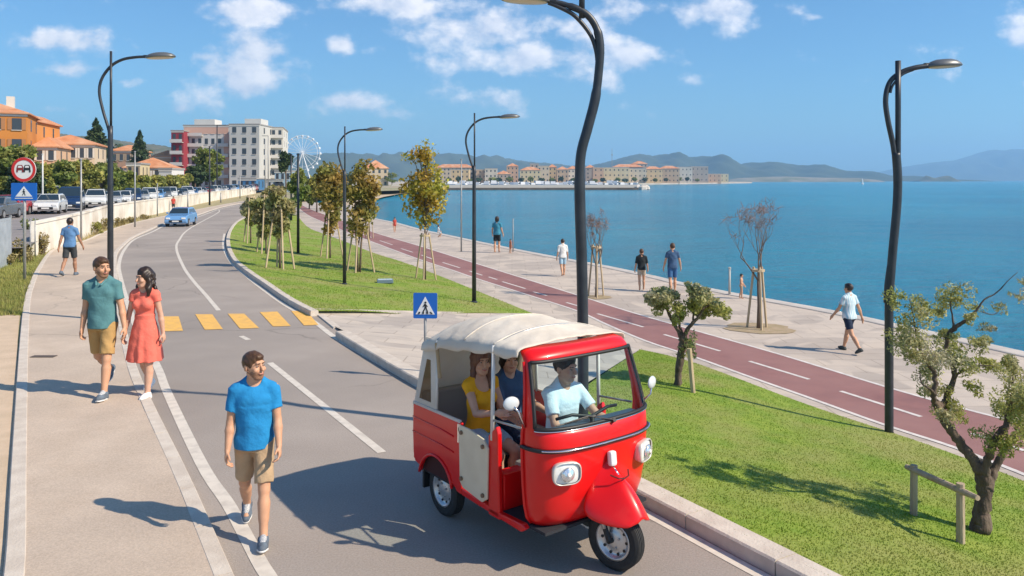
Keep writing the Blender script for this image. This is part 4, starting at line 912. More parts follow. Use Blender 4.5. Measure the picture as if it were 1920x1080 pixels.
# rear curtain and corner panels with windows
mb = MB(); mb.add([(-.40, -.60, .955), (-.40, .60, .955), (-.235, .585, 1.60), (-.235, -.585, 1.60)], [(0, 1, 2, 3)]); o = mb.build('rear_curtain', CANV, tuk); md = o.modifiers.new('t', 'SOLIDIFY'); md.thickness = .008
for s in (-1, 1):
    y = s * .612
    P4 = [(-.405, .955), (-.02, .955), (-.05, 1.62), (-.245, 1.62)]; I4 = [(-.315, 1.03), (-.10, 1.03), (-.13, 1.42), (-.20, 1.42)]
    mb = MB(); mb.add([(x, y - s * (.03 * (z > 1.5)), z) for x, z in P4] + [(x, y - s * .02 * (z - 1) / .5, z) for x, z in I4], [(0, 1, 5, 4), (1, 2, 6, 5), (2, 3, 7, 6), (3, 0, 4, 7)])
    o = mb.build('side_curtain', CANV, tuk); md = o.modifiers.new('t', 'SOLIDIFY'); md.thickness = .01
    mb = MB(); mb.add([(x, y - s * (.004 + .02 * (z - 1) / .5), z) for x, z in I4], [(0, 1, 2, 3)]); mb.build('curtain_window', GLS, o)
    mb = MB(); mb.tube([(-.02, s * .60, 1.60), (.02, s * .59, 1.28)], .02, 6); mb.build('curtain_strap', M('strap_tan', (.42, .30, .17), rough=.9), tuk)
    mb = MB(); mb.box(-.41, .40, y - .012, y + .012, .945, .985); mb.build('canvas_hem', CANV, tuk, bevel=.008)
# wheels
def wheel(mat4, rad, wid, parent, steer=0):
    mb = MB(); w2 = wid / 2
    prof = [(rad * .62, -w2 * .85), (rad * .72, -w2), (rad * .88, -w2 * 1.02), (rad * .965, -w2 * .85)]
    g = [(-.75, 1), (-.62, 1), (-.58, .975), (-.50, .975), (-.46, 1), (-.25, 1), (-.21, .975), (-.13, .975), (-.09, 1.005), (.09, 1.005), (.13, .975), (.21, .975), (.25, 1), (.46, 1), (.50, .975), (.58, .975), (.62, 1), (.75, 1)]
    prof += [(rad * b, w2 * a) for a, b in g] + [(rad * .965, w2 * .85), (rad * .88, w2 * 1.02), (rad * .72, w2), (rad * .62, w2 * .85)]
    t = MB().lathe(prof, 48, mat4, 'y', (0, 0)).build('tyre', TYRE, parent, smooth=False)
    for s in (-1, 1):
        MB().lathe([(rad * .63, s * w2 * .86), (rad * .66, s * w2 * .98), (rad * .58, s * w2 * .9), (rad * .54, s * w2 * .55), (rad * .42, s * w2 * .35), (rad * .30, s * w2 * .62), (rad * .2, s * w2 * .75), (0.001, s * w2 * .8)], 36, mat4, 'y', (0, 0)).build('rim', M('rim_silver', (.60, .60, .60), rough=.35, metal=.7), parent, smooth=True)
        for k in range(4):
            a = math.pi / 2 * k + .4; q = mat4 @ Matrix.Translation((rad * .25 * math.cos(a), s * w2 * .72, rad * .25 * math.sin(a)))
            MB().lathe([(.009, -s * .0), (.009, s * .012), (.001, s * .013)], 8, q, 'y').build('wheel_nut', STEEL, parent)
        for k in range(10):
            a = math.pi / 5 * k; q = mat4 @ Matrix.Translation((rad * .47 * math.cos(a), s * w2 * .47, rad * .47 * math.sin(a)))
            MB().lathe([(.012, 0), (.012, s * .004), (.001, s * .005)], 8, q, 'y').build('rim_hole', BLK, parent)
for (x, y) in ((0, -.50), (0, .50)):
    we = empty('wheel', (x, y, .235)); we.parent = tuk; wheel(Matrix.Identity(4), .235, .115, we)
we = empty('wheel', (1.70, 0, .235)); we.parent = tuk; we.rotation_euler = (0, 0, R(14)); wheel(Matrix.Identity(4), .235, .115, we)
mb = MB(); mb.tube([(1.56, -.085, .62), (1.62, -.085, .40), (1.70, -.075, .235)], .022, 8); mb.tube([(1.56, .085, .62), (1.62, .085, .40), (1.70, .075, .235)], .022, 8); mb.tube([(1.70, -.09, .235), (1.70, .09, .235)], .02, 8); mb.box(1.56, 1.72, -.09, .09, .56, .64); mb.build('fork', BLK, tuk)
mb = MB(); mb.tube([(1.60, -.105, .56), (1.665, -.10, .33)], .016, 10); mb.build('damper', M('damper_metal', (.6, .57, .55), rough=.3, metal=.6), tuk, smooth=True)
mb = MB(); mb.tube([(0, -.45, .235), (0, .45, .235)], .03, 8); mb.build('rear_axle', BLK, tuk)
mb = MB(); mb.box(.2, 1.3, -.08, .08, .28, .335); mb.build('chassis_beam', BLK, tuk)
for s in (-1, 1): MB().box(-.30, -.27, s * .5 - .08, s * .5 + .08, .18, .40).build('mud_flap', BLK, tuk)
# mirrors
for s, base, mid, hd_ in ((-1, (1.33, -.635, 1.15), (1.30, -.68, 1.28), (1.26, -.72, 1.34)), (1, (1.40, .62, 1.16), (1.43, .70, 1.22), (1.43, .715, 1.32))):
    mb = MB(); mb.tube([base, mid, hd_], .009, 8); mr_ = mb.build('mirror', CHR, tuk, smooth=True)
    mt = Matrix.Translation(hd_) @ Matrix.Rotation(R(15 * s), 4, 'Z') @ Matrix.Diagonal((1, 1.25, 1, 1)); mb = MB(); mb.lathe([(.052, -.006), (.056, .0), (.050, .010), (.030, .018), (.001, .021)], 24, mt, 'x'); mb.build('mirror_shell', M('mirror_pale', (.62, .66, .68), rough=.2, coat=.5), mr_, smooth=True)
# occupants
def seat_at(x, y, z): return TM @ Vector((x, y, z))
RT = RZT + math.pi / 2
person('long haired woman in a yellow top riding on the rear seat', seat_at(.22, -.27, .765), RT, 1.66, ((78, 82, 0), (80, 84, 0)), ((38, 6, 62, 22), (30, 4, 60, 10)), SK2, HR, ('scoop', C_yel, .30), ('shorts', C_lbs, .7), S_wh, res=.008, sex='f', lean=-1, yaw=-16, pitch=4, anchor='hip', hairstyle='long')
person('dark haired man in a faded navy tee riding beside the woman in yellow', seat_at(.13, .10, .735), RT, 1.64, ((78, 80, 0), (80, 84, 0)), ((36, 8, 45, 8), (35, 8, 50, 10)), SK2, HD, ('tee', C_navy, .72), ('shorts', C_dnavy, .9), S_bk, res=.008, lean=3, yaw=-24, pitch=0, anchor='hip', hairstyle='bob')
person('driver in a light blue tee holding the handlebar behind the windscreen', seat_at(.95, .07, .80), RT, 1.66, ((76, 78, 0), (76, 78, 0)), ((42, 16, 26, 4), (48, 14, 22, -4)), SK2, HD, ('tee', C_lb, .72), ('shorts', C_grey, .9), S_bk, res=.008, lean=4, yaw=10, pitch=0, anchor='hip', hairstyle='short')
# ------------------------------------------------------------ lamp posts, poles, signs
LAMPM = M('lamp_metal', (.022, .026, .034), (.035, .04, .05), sc=6, rough=.42, spec=.5); LAMPG = M('lamp_head_grey', (.16, .165, .17), rough=.4, metal=.4); LGLASS = M('lamp_glass', (.60, .50, .36), rough=.25)
GALV = M('galvanised', (.36, .36, .36), (.28, .28, .28), sc=12, rough=.5, metal=.3)
def lamp_head(root, c, half, hgt, s=1):
    n = 24; V = []; Fc = []
    prof = [(0.0, 1.0), (.45, .92), (.75, .68), (.93, .34), (1.0, .04), (.97, -.10)]
    mb = MB(); m = Matrix.Translation(c) @ Matrix.Rotation(R(-3 * s), 4, 'Y') @ Matrix.Diagonal((half, half * .55, hgt, 1))
    mb.lathe([(max(r, .001), z) for r, z in prof[::-1]][::-1], n, m); o = mb.build('lamp_head', LAMPG, root, smooth=True)
    mb = MB(); mb.lathe([(.90, -.10), (.86, -.22), (.60, -.30), (.001, -.34)], n, m); mb.build('lamp_glass', LGLASS, o, smooth=True)
    mb = MB(); e = Vector(c) - Vector((half * s * .95, 0, 0)); mb.box(e.x - .05, e.x + .09, -.035, .035, e.z - .02, e.z + .045); mb.build('joint_box', LAMPM, o, bevel=.01)
def sp(pts, n=6): return smooth_path([Vector(p) for p in pts], n)
def lamp_a(loc, sc, label, s=1, rz=0):
    root = empty('street_lamp', loc, rz, label, 'street lamp', 'curved grey street lamps', sc)
    MB().tube([(0, 0, -.05), (0, 0, 2.4), (0, 0, 4.0), (0, 0, 4.22)], [.068, .060, .054, .052], 14).build('post', LAMPM, root, smooth=True)
    MB().tube([(.012 * s, 0, 4.20), (.012 * s, 0, 5.84)], .026, 10).build('mast', LAMPM, root, smooth=True)
    MB().tube(sp([(0, 0, 3.75), (-.03 * s, 0, 4.1), (-.17 * s, .02, 4.55), (-.255 * s, .03, 4.95), (-.20 * s, .03, 5.25), (0, .03, 5.52), (.25 * s, .02, 5.66), (.55 * s, 0, 5.71), (.80 * s, 0, 5.72)]), .031, 10).build('curved_arm', LAMPM, root, smooth=True)
    MB().lathe([(.11, 0), (.11, .02), (.07, .05)], 16).build('base_plate', LAMPM, root)
    lamp_head(root, (1.09 * s, 0, 5.71), .33, .105, s); return root
def lamp_b(loc, sc, label):
    root = empty('street_lamp', loc, 0, label, 'street lamp', 'curved grey street lamps', sc)
    MB().tube(sp([(0, 0, -.05), (0, 0, 1.0), (0, 0, 2.05), (.02, 0, 2.35), (.055, 0, 2.8), (.12, 0, 3.5), (.135, 0, 3.95), (.11, 0, 4.36)]), .066, 14).build('post', LAMPM, root, smooth=True)
    MB().tube(sp([(-.035, .0, 2.02), (-.02, 0, 2.3), (.02, 0, 2.6)]), .05, 10).build('post_sleeve', LAMPM, root, smooth=True)
    MB().tube(sp([(.13, 0, 4.0), (.14, 0, 4.4), (.14, 0, 5.80)], 2), .042, 12).build('mast', LAMPM, root, smooth=True)
    MB().tube(sp([(.10, 0, 4.2), (.06, 0, 4.5), (-.02, .0, 4.88), (-.045, .02, 5.2), (.03, .04, 5.47), (.20, .03, 5.62), (.40, 0, 5.69), (.60, 0, 5.72)]), .040, 12).build('curved_arm', LAMPM, root, smooth=True)
    MB().tube(sp([(.02, 0, 5.30), (.06, 0, 5.42), (.2, 0, 5.58), (.38, 0, 5.66)]), .02, 8).build('arm_brace', LAMPM, root, smooth=True)
    lamp_head(root, (.86, 0, 5.72), .28, .11, 1); return root
g = P(207, 600, .06); lamp_a(g, ((H - g.z) + (HOR - 96) / F * g.y) / 5.84, 'tall dark street lamp with curved arm behind the man in teal')
g = ground(1667, 810); lamp_b(g, ((H - g.z) + (HOR - 114) / F * g.y) / 5.8, 'thick dark street lamp between the near lawn and the red bike path')
for (x, y, t, lab) in ((646, 533, 237, 'dark street lamp on the far lawn in front of the brownish staked trees'), (889, 567, 212, 'dark street lamp standing on the far lawn corner, right of the golden tree')):
    g = ground(x, y); lamp_a(g, ((H - g.z) + (HOR - t) / F * g.y) / 5.84, lab)
# the tall middle lamp that leaves the top of the picture
g = ground(1092, 815); d = g.y
def q(px, py, y=0): return ((px - 1092) / F * d, y, (H - g.z) - (py - HOR) / F * d)
root = empty('street_lamp', g, 0, 'tallest dark street lamp with a wavy S post rising behind the three wheeler roof', 'street lamp', 'curved grey street lamps')
MB().tube(sp([q(1093, 815), q(1093, 640), q(1091, 500), q(1088, 400), q(1087, 330), q(1090, 285), q(1102, 240), q(1116, 185), q(1123, 130), q(1125, 85), q(1117, 50), q(1096, 24), q(1058, 8), q(1028, 2)]), [.066] * 24 + [.060] * 20 + [.052] * 15 + [.043] * 12 + [.032] * 8, 16).build('post', LAMPM, root, smooth=True)
MB().tube(sp([q(1121, 125), q(1117, 92), q(1105, 62), q(1078, 30), q(1048, 13), q(1028, 5)]), .026, 10).build('curved_arm', LAMPM, root, smooth=True)
MB().tube([q(1091, 34), q(1091, -45)], .036, 10).build('mast', LAMPM, root, smooth=True)
lamp_head(root, q(985, 1), .30, .085, -1)
MB().lathe([(.12, 0), (.12, .02), (.075, .05)], 16).build('base_plate', LAMPM, root)
def pole(px, py, top, lab, mat, rad, z=None, arm=None, grp='plain poles in the distance'):
    g = ground(px, py) if z is None else P(px, py, z); h = (H - g.z) - (top - HOR) / F * g.y
    root = empty('pole', g, 0, lab, 'pole', grp)
    MB().tube([(0, 0, -.05), (0, 0, h)], [rad, rad * .7], 8).build('shaft', mat, root, smooth=True)
    if arm: MB().box(-.02, arm, -.1, .1, h - .02, h + .09).build('lamp_head', LAMPG, root)
    else: MB().lathe([(rad * 1.2, h), (rad * 1.1, h + .05), (.001, h + .07)], 8).build('cap', mat, root)
    return root
pole(559, 475, 290, 'slim dark pole on the far lawn beneath the ferris wheel', LAMPM, .07)
pole(546, 413, 290, 'slim dark pole at the far tip of the lawn left of the ferris wheel', LAMPM, .10)
pole(865, 472, 300, 'thin grey pole on the promenade just left of the lamp near the golden tree', GALV, .045)
pole(393, 384, 275, 'tall black pole on the pavement in front of the red and white apartment block', LAMPM, .12, .06)
pole(152, 456, 300, 'thin grey pole by the white wall next to the man walking away', GALV, .055, .02)
pole(253, 427, 285, 'thin grey pole by the white wall right of the tall left street lamp', GALV, .06, .02)
pole(295, 405, 345, 'short grey pole by the wall left of the blue car', GALV, .06, .02); pole(352, 391, 362, 'stubby grey post on the pavement beyond the blue car', GALV, .09, .02)
pole(414, 380, 362, 'stubby grey post at the far bend of the pavement', GALV, .1, .02); pole(450, 372, 330, 'tall thin post where the pavement disappears', GALV, .1, .02)
pole(80, 400, 290, 'thin white pole in the car park behind the white cars', M('pole_white', (.6, .6, .58), rough=.5), .07, .6)
pole(407, 366, 235, 'very tall slender mast in front of the apartment block', LAMPM, .13, .6, arm=1.6)
pole(503, 362, 255, 'very tall slender mast right of the white apartment block', GALV, .13, .2, arm=-1.4); pole(497, 364, 262, 'tall grey mast beside the white end block', GALV, .11, .2)
pole(962, 472, 412, 'thin quay post topped by a small beacon beside the child in orange', GALV, .035)
pole(1368, 553, 504, 'short thick steel bollard at the quay edge left of the child', M('bollard_steel', (.48, .44, .40), rough=.5), .045, grp='posts on the quay')
for (px, lab) in ((57, 'rusty stake behind the round sign'), (66, 'grey fence stake right of the round sign')): pole(px, 482 if px > 60 else 488, 412, lab + ' on the grass verge', GALV, .03, .02, grp='stakes on the verge')
# signs
SBLUE = M('sign_blue', (.01, .13, .52), rough=.35); SWHITE = M('sign_white', (.80, .80, .80), rough=.4); SRED = M('sign_red', (.62, .03, .03), rough=.35); SBLK = M('sign_black', (.02, .02, .025), rough=.4)
def flat(mb, pts, y0, th=.004): n = len(pts); mb.add([(x, y0, z) for x, z in pts] + [(x, y0 + th, z) for x, z in pts], [tuple(range(n)), tuple(range(2 * n - 1, n - 1, -1))] + [(i, (i + 1) % n, n + (i + 1) % n, n + i) for i in range(n)]); return mb
def disc(cx, cz, r, n=28): return [(cx + r * math.cos(2 * math.pi * k / n), cz + r * math.sin(2 * math.pi * k / n)) for k in range(n)]
def rrect(cx, cz, w2, h2, r=.03):
    o = []
    for sx, sz, a0 in ((1, 1, 0), (-1, 1, 90), (-1, -1, 180), (1, -1, 270)):
        for k in range(5): a = R(a0 + 22.5 * k); o.append((cx + sx * (w2 - r) + r * math.cos(a), cz + sz * (h2 - r) + r * math.sin(a)))
    return o
def walker(mb, cx, cz, s, y):   # walking figure of a crossing sign with bars below
    flat(mb, disc(cx + .02 * s, cz + .30 * s, .065 * s, 14), y)
    for quad in ([(-.06, .20), (.06, .22), (.09, -.02), (-.03, -.04)], [(-.05, .20), (-.16, .04), (-.12, .02), (-.02, .13)], [(.04, .20), (.17, .06), (.14, .03), (.03, .13)], [(-.03, -.02), (.05, -.02), (-.10, -.30), (-.17, -.28)], [(.02, -.02), (.09, -.02), (.20, -.30), (.12, -.31)]):
        flat(mb, [(cx + a * s, cz + b * s) for a, b in quad], y)
g = ground(797, 712); dd = g.y
def s2(px, py): return ((px - 797) / F * dd, (H - g.z) - (py - HOR) / F * dd)
root = empty('crossing_sign', g, R(-3), 'blue square pedestrian crossing sign on a slim grey post behind the three wheeler', 'sign', 'pedestrian crossing signs')
cx, cz = s2(797.5, 573); hw2 = 22.5 / F * dd
MB().tube([(0, .02, -.05), (0, .02, cz + hw2)], .022, 10).build('post', GALV, root, smooth=True)
pl_ = flat(MB(), rrect(cx, cz, hw2, hw2 * 1.06, .02), -.012, .012).build('panel', SBLUE, root)
flat(MB(), rrect(cx, cz, hw2, hw2 * 1.06, .02), .001, .004).build('panel_back', GALV, pl_)
flat(MB(), [(cx - hw2 * .80, cz - hw2 * .72), (cx + hw2 * .80, cz - hw2 * .72), (cx, cz + hw2 * .76)], -.0165).build('triangle', SWHITE, pl_)
mb = MB(); walker(mb, cx, cz - hw2 * .14, hw2 * 1.35, -.021)
for k in range(4): flat(mb, [(cx + hw2 * (-.62 + .36 * k), cz - hw2 * .67), (cx + hw2 * (-.44 + .36 * k), cz - hw2 * .67), (cx + hw2 * (-.40 + .30 * k), cz - hw2 * .50), (cx + hw2 * (-.52 + .30 * k), cz - hw2 * .50)], -.021)
mb.build('walking_figure', SBLK, pl_)
g = ground(45, 526); dd = g.y
def s3(px, py): return ((px - 45) / F * dd, (H - g.z) - (py - HOR) / F * dd)
root = empty('road_sign', g, 0, 'round red rimmed no overtaking sign above a blue crossing panel', 'sign')
MB().tube([(0, .03, -.05), (0, .03, s3(45, 297)[1])], .045, 10).build('post', GALV, root, smooth=True)
cx, cz = s3(45, 318); r = 23 / F * dd
o = flat(MB(), disc(cx, cz, r), -.02, .02).build('round_plate', SWHITE, root)
mb = MB(); n = 40; V = []
for k in range(n):
    a = 2 * math.pi * k / n; V += [(cx + r * .99 * math.cos(a), -.026, cz + r * .99 * math.sin(a)), (cx + r * .76 * math.cos(a), -.026, cz + r * .76 * math.sin(a))]
mb.add(V, [(2 * k, 2 * ((k + 1) % n), 2 * ((k + 1) % n) + 1, 2 * k + 1) for k in range(n)]); mb.build('red_ring', SRED, o)
for sx, mt_ in ((-1, SBLK), (1, SBLK)):  # two cars side by side
    mb = MB(); c0 = cx + sx * r * .29
    flat(mb, [(c0 - r * .27, cz - r * .05), (c0 + r * .27, cz - r * .05), (c0 + r * .27, cz + r * .16), (c0 + r * .18, cz + r * .38), (c0 - r * .18, cz + r * .38), (c0 - r * .27, cz + r * .16)], -.028)
    for e_ in (-1, 1): flat(mb, [(c0 + e_ * r * .23 - r * .06, cz - r * .22), (c0 + e_ * r * .23 + r * .06, cz - r * .22), (c0 + e_ * r * .23 + r * .06, cz - r * .03), (c0 + e_ * r * .23 - r * .06, cz - r * .03)], -.028)
    mb.build('car_pictogram', M('sign_dark_red', (.25, .03, .03), rough=.4) if sx < 0 else SBLK, o)
    flat(MB(), [(c0 - r * .17, cz + r * .15), (c0 + r * .17, cz + r * .15), (c0 + r * .12, cz + r * .31), (c0 - r * .12, cz + r * .31)], -.033).build('car_window', SWHITE, o)
cx, cz = s3(45.5, 359.5); w2, h2 = 24 / F * dd, 16.5 / F * dd
o = flat(MB(), rrect(cx, cz, w2, h2, .03), -.02, .02).build('panel', SBLUE, root)
flat(MB(), [(cx - h2 * .95, cz - h2 * .55), (cx + h2 * .95, cz - h2 * .55), (cx, cz + h2 * .62)], -.026).build('triangle', SWHITE, o)
mb = MB(); walker(mb, cx, cz - h2 * .08, h2 * 1.1, -.032); mb.build('walking_figure', SBLK, o)
flat(MB(), [(cx - w2 * .7, cz - h2 * .78), (cx + w2 * .7, cz - h2 * .78), (cx + w2 * .7, cz - h2 * .70), (cx - w2 * .7, cz - h2 * .70)], -.026).build('underline', SWHITE, o)
# rough timber rail by the olive tree
WOOD = M('weathered_wood', (.50, .40, .28), (.36, .28, .19), sc=9, rough=.9, bump=.5, bsc=40, stretch=(1, 1, .2)); STK = M('stake_wood', (.56, .44, .29), (.42, .32, .20), sc=8, rough=.9, stretch=(1, 1, .2))
ga = ground(1713, 965); gb = ground(1801, 1018)
root = empty('timber_rail', ga, 0, 'weathered timber rail on two posts beside the large olive tree', 'fence')
dv = gb - ga
ha = (965 - 872) / F * ga.y; hb = (1018 - 906) / F * gb.y
MB().tube([(0, 0, -.05), (.004, 0, ha)], [.037, .034], 10).build('fence_post', WOOD, root, smooth=False)
MB().tube([(dv.x, dv.y, dv.z - .05), (dv.x, dv.y, dv.z + hb)], [.039, .036], 10).build('fence_post', WOOD, root)
a = Vector((0, -.05, ha - .04)); b = Vector((dv.x, dv.y - .05, dv.z + hb - .06)); e = (b - a)
MB().tube([a - e * .22, a, b, b + e * .27], [.026, .030, .031, .024], 10).build('rail', WOOD, root)
# ground light box on the far lawn
g = ground(722, 531); root = empty('ground_light', g, R(10), 'small blue grey floodlight box lying on the far lawn', 'light fitting')
MB().box(-.27, .27, -.12, .12, 0, .13).build('housing', M('box_blue_grey', (.14, .20, .26), rough=.5), root, bevel=.02); MB().box(-.23, .23, -.09, .09, .13, .14).build('glass', LENS, root)
# drain in the pavement
g = P(82, 668, .068); o = MB().box(-.2, .2, -.07, .07, -.004, .004).build('drain_cover', M('iron', (.10, .075, .06), rough=.7)); o.location = g; tag(o, 'small rusty rectangular drain cover set in the left pavement', 'drain cover')
# fence of the car park
FEN = M('fence_metal', (.42, .46, .50), (.34, .38, .42), sc=3, rough=.5, metal=.2)
a = P(-160, 560, 0); b = P(22, 497, 0); root = empty('metal_fence', (0, 0, 0), 0, 'pale grey corrugated metal fence at the left edge behind the verge', 'fence')
mb = MB(); n = 60; V = []; hh = 1.75
for k in range(n + 1):
    p = a.lerp(b, k / n); o_ = .03 * (1 if k % 2 else -1); V += [(p.x, p.y + o_, 0), (p.x, p.y + o_, hh)]
mb.add(V, [(2 * k, 2 * k + 2, 2 * k + 3, 2 * k + 1) for k in range(n)]); o = mb.build('sheet_panel', FEN, root)
for k in range(7): p = a.lerp(b, k / 6); MB().box(p.x - .035, p.x + .035, p.y - .12, p.y - .05, 0, hh + .08).build('fence_post', GALV, root)
MB().tube([a + Vector((0, -.08, hh - .1)), b + Vector((0, -.08, hh - .1))], .025, 6).build('top_rail', GALV, root)
# white wall
WALL = M('wall_plaster', (.82, .77, .68), (.74, .68, .58), sc=1.2, rough=.9, c3=(.58, .50, .40), sc3=.5, detail=8)
wp = path([(66,481),(92,472),(155,448),(207,423),(260,409),(318,396),(400,377),(480,363)], 0)
V = []; Fc = []
for i, p in enumerate(wp):
    t = (wp[min(i + 1, len(wp) - 1)] - wp[max(i - 1, 0)]).normalized(); nr = Vector((-t.y, t.x, 0)); hw3 = 1.42
    for (s, z) in ((0, -.05), (0, hw3 - .1), (-.04, hw3 - .1), (-.04, hw3), (.24, hw3), (.24, hw3 - .1), (.20, hw3 - .1), (.2, -.05)): qv = p + nr * s; V.append((qv.x, qv.y, z))
    if i:
        for k in range(7): a_ = 8 * (i - 1) + k; Fc.append((a_, a_ + 1, a_ + 9, a_ + 8))
Fc.append(tuple(range(8))); Fc.append(tuple(range(len(V) - 8, len(V)))[::-1])
o = MB().add(V, Fc).build('garden_wall', WALL); tag(o, 'long low white plastered wall curving between pavement and car park', 'wall')
# ------------------------------------------------------------ trees and plants
BARK = M('bark_dark', (.085, .06, .045), (.16, .12, .09), sc=14, rough=.95, bump=.9, bsc=40, stretch=(1, 1, .35)); BARK2 = M('bark_grey', (.20, .15, .11), (.13, .09, .07), sc=14, rough=.95, bump=.6, bsc=50, stretch=(1, 1, .3))
TWIG = M('twig_red', (.30, .17, .12), (.20, .12, .09), sc=10, rough=.9)
def leafm(name, a, b, tr=.25, c3=None, sc=1.6): return M(name, a, b, sc=sc, rough=.55, isl=.45, trans=tr, c3=c3, sc3=1.2, lo=.4, hi=.6)
L_OL = leafm('leaf_olive', (.31, .34, .075), (.46, .44, .15), tr=.45, c3=(.46, .42, .30)); L_GO = leafm('leaf_golden', (.56, .46, .07), (.44, .45, .08), tr=.5, c3=(.46, .25, .04)); L_BR = leafm('leaf_brownish', (.38, .26, .07), (.44, .30, .08), tr=.5, c3=(.28, .30, .08))
L_GR = leafm('leaf_green', (.15, .21, .04), (.27, .28, .06), sc=.5, tr=.35); L_DK = leafm('leaf_dark', (.04, .075, .03), (.075, .11, .035), tr=.2, sc=.5); L_YG = leafm('leaf_yellow_green', (.36, .33, .07), (.22, .26, .06), sc=.4, tr=.35); L_PL = leafm('leaf_pale', (.42, .42, .16), (.32, .34, .11), tr=.5, c3=(.44, .36, .2))
L_DRY = leafm('leaf_dry', (.30, .24, .08), (.20, .19, .06), c3=(.40, .31, .15))
def leaves(name, blobs, size, mat, parent, seed, asp=.45, flat=0.0, shell=.0):
    """blobs: (centre, radii, count)"""
    rs = np.random.RandomState(seed); C = []; 
    for (c, r, n) in blobs:
        v = rs.randn(n, 3); v /= np.linalg.norm(v, axis=1)[:, None]; u = (shell + (1 - shell) * rs.rand(n)) ** (1 / 3.0) if shell == 0 else (shell + (1 - shell) * rs.rand(n))
        r = np.array(r if hasattr(r, '__len__') else (r,) * 3); C.append(np.array(c) + v * u[:, None] * r)
    C = np.concatenate(C); n = len(C); a = rs.randn(n, 3); a[:, 2] *= (1 - flat); a /= np.linalg.norm(a, axis=1)[:, None]; b = rs.randn(n, 3); b = np.cross(a, b); b /= np.linalg.norm(b, axis=1)[:, None]
    s = size * (.55 + .9 * rs.rand(n))[:, None]; V = np.empty((n, 4, 3)); V[:, 0] = C - a * s; V[:, 1] = C - b * s * asp; V[:, 2] = C + a * s; V[:, 3] = C + b * s * asp
    return mesh(name, V.reshape(-1, 3), np.arange(4 * n).reshape(n, 4), mat, parent)
def branch(mb, p, d, ln, r, depth, rng, tips, spread=.55, up=.15, seg=4, kids=(2, 3), shrink=.68, wig=.18, allp=None):
    pts = [p.copy()]; rad = [r]; q = p.copy(); dd = d.copy()
    for i in range(seg):
        dd = (dd + Vector((rng.uniform(-wig, wig), rng.uniform(-wig, wig), rng.uniform(-wig, wig) + up * .3))).normalized(); q = q + dd * ln / seg; pts.append(q.copy()); rad.append(r * (1 - .42 * (i + 1) / seg))
        if allp is not None and depth <= 1: allp.append(q.copy())
    mb.tube(pts, rad, 7 if r > .02 else 4, cap=False)
    if depth == 0: tips.append(q); return
    for k in range(rng.randint(*kids)):
        ax = Vector((rng.uniform(-1, 1), rng.uniform(-1, 1), rng.uniform(-.3, .8))).normalized(); nd_ = (dd * (1 - spread) + ax * spread + Vector((0, 0, up))).normalized()
        branch(mb, pts[-1 - (k % 2) * (1 if seg > 2 else 0)], nd_, ln * shrink * rng.uniform(.8, 1.15), rad[-1] * .92, depth - 1, rng, tips, spread, up, max(2, seg - 1), kids, shrink, wig, allp)
def stakes(root, n, h, spread, rad=.035, tie=True, lean=.35):
    for k in range(n):
        a = 2 * math.pi * k / n + .5; MB().tube([(math.cos(a) * spread, math.sin(a) * spread, -.05), (math.cos(a) * spread * lean, math.sin(a) * spread * lean, h)], rad, 6).build('stake', STK, root)
    if tie: MB().lathe([(spread * lean + .05, h - .12), (spread * lean + .05, h - .06)], 10).build('tie', STK, root)
def young_tree(px, py, top, blobs, mat, label, seed, stk=1.6, sp_=.55, n=2600, leaf=.085, trunk=.045, nstk=3, z=None, grp='young staked trees on the lawn', split=1, asp=.6):
    """blobs in picture units: (px, py, rx, ry) turned into clumps at the tree's own distance"""
    g = ground(px, py) if z is None else P(px, py, z); d = g.y; rng = random.Random(seed)
    root = empty('young_tree', g, 0, label, 'tree', grp)
    th = (H - g.z) - (top - HOR) / F * d
    B = []
    tot = sum(b[2] * b[3] for b in blobs)
    for (bx, by, rx_, ry_) in blobs:
        c = Vector(((bx - px) / F * d, rng.uniform(-.3, .3) * rx_ / F * d, (H - g.z) - (by - HOR) / F * d)); rr = (rx_ / F * d, rx_ / F * d * .9, ry_ / F * d); k = max(4, int(7))
        nn = int(n * rx_ * ry_ / tot)
        for _ in range(k):
            v = Vector((rng.gauss(0, .5), rng.gauss(0, .5), rng.gauss(0, .5)))
            if v.length > 1: v.normalize()
            f_ = rng.uniform(.45, .85); B.append((tuple(c + Vector((v.x * rr[0] * .7, v.y * rr[1] * .7, v.z * rr[2] * .7))), (rr[0] * f_, rr[1] * f_, rr[2] * f_), nn // k))
    mb = MB(); cz = [b[0][2] for b in B]; zlo = min(cz)
    for k in range(split):
        ox = (k - (split - 1) / 2) * .25
        mb.tube([(ox * .3, 0, -.05), (ox * .6, 0, zlo * .6), (ox, 0, zlo), (ox * 1.2, 0, th * .86)], [trunk, trunk * .85, trunk * .65, trunk * .2], 8)
    for b in B[::2]:
        c = Vector(b[0]); mb.tube([(0, 0, max(.3, min(c.z - .3, th * .75) * .82)), tuple(c * .6 + Vector((0, 0, c.z * .35))), tuple(c)], [trunk * .5, trunk * .3, .008], 5, cap=False)
    mb.build('trunk', BARK2, root, smooth=True)
    leaves('crown', B, leaf, mat, root, seed, asp=asp)
    if nstk: stakes(root, nstk, stk, sp_)
    return root
young_tree(797, 524, 268, [(783, 290, 26, 20), (800, 292, 22, 22), (790, 325, 34, 24), (800, 352, 38, 26), (776, 368, 26, 26), (815, 372, 24, 30), (795, 385, 30, 30), (768, 350, 20, 20), (822, 355, 18, 22), (800, 415, 26, 14)], L_GO, 'tall golden green young tree held by wooden stakes on the lawn', 11, stk=1.75, sp_=.45, n=3000, leaf=.07)
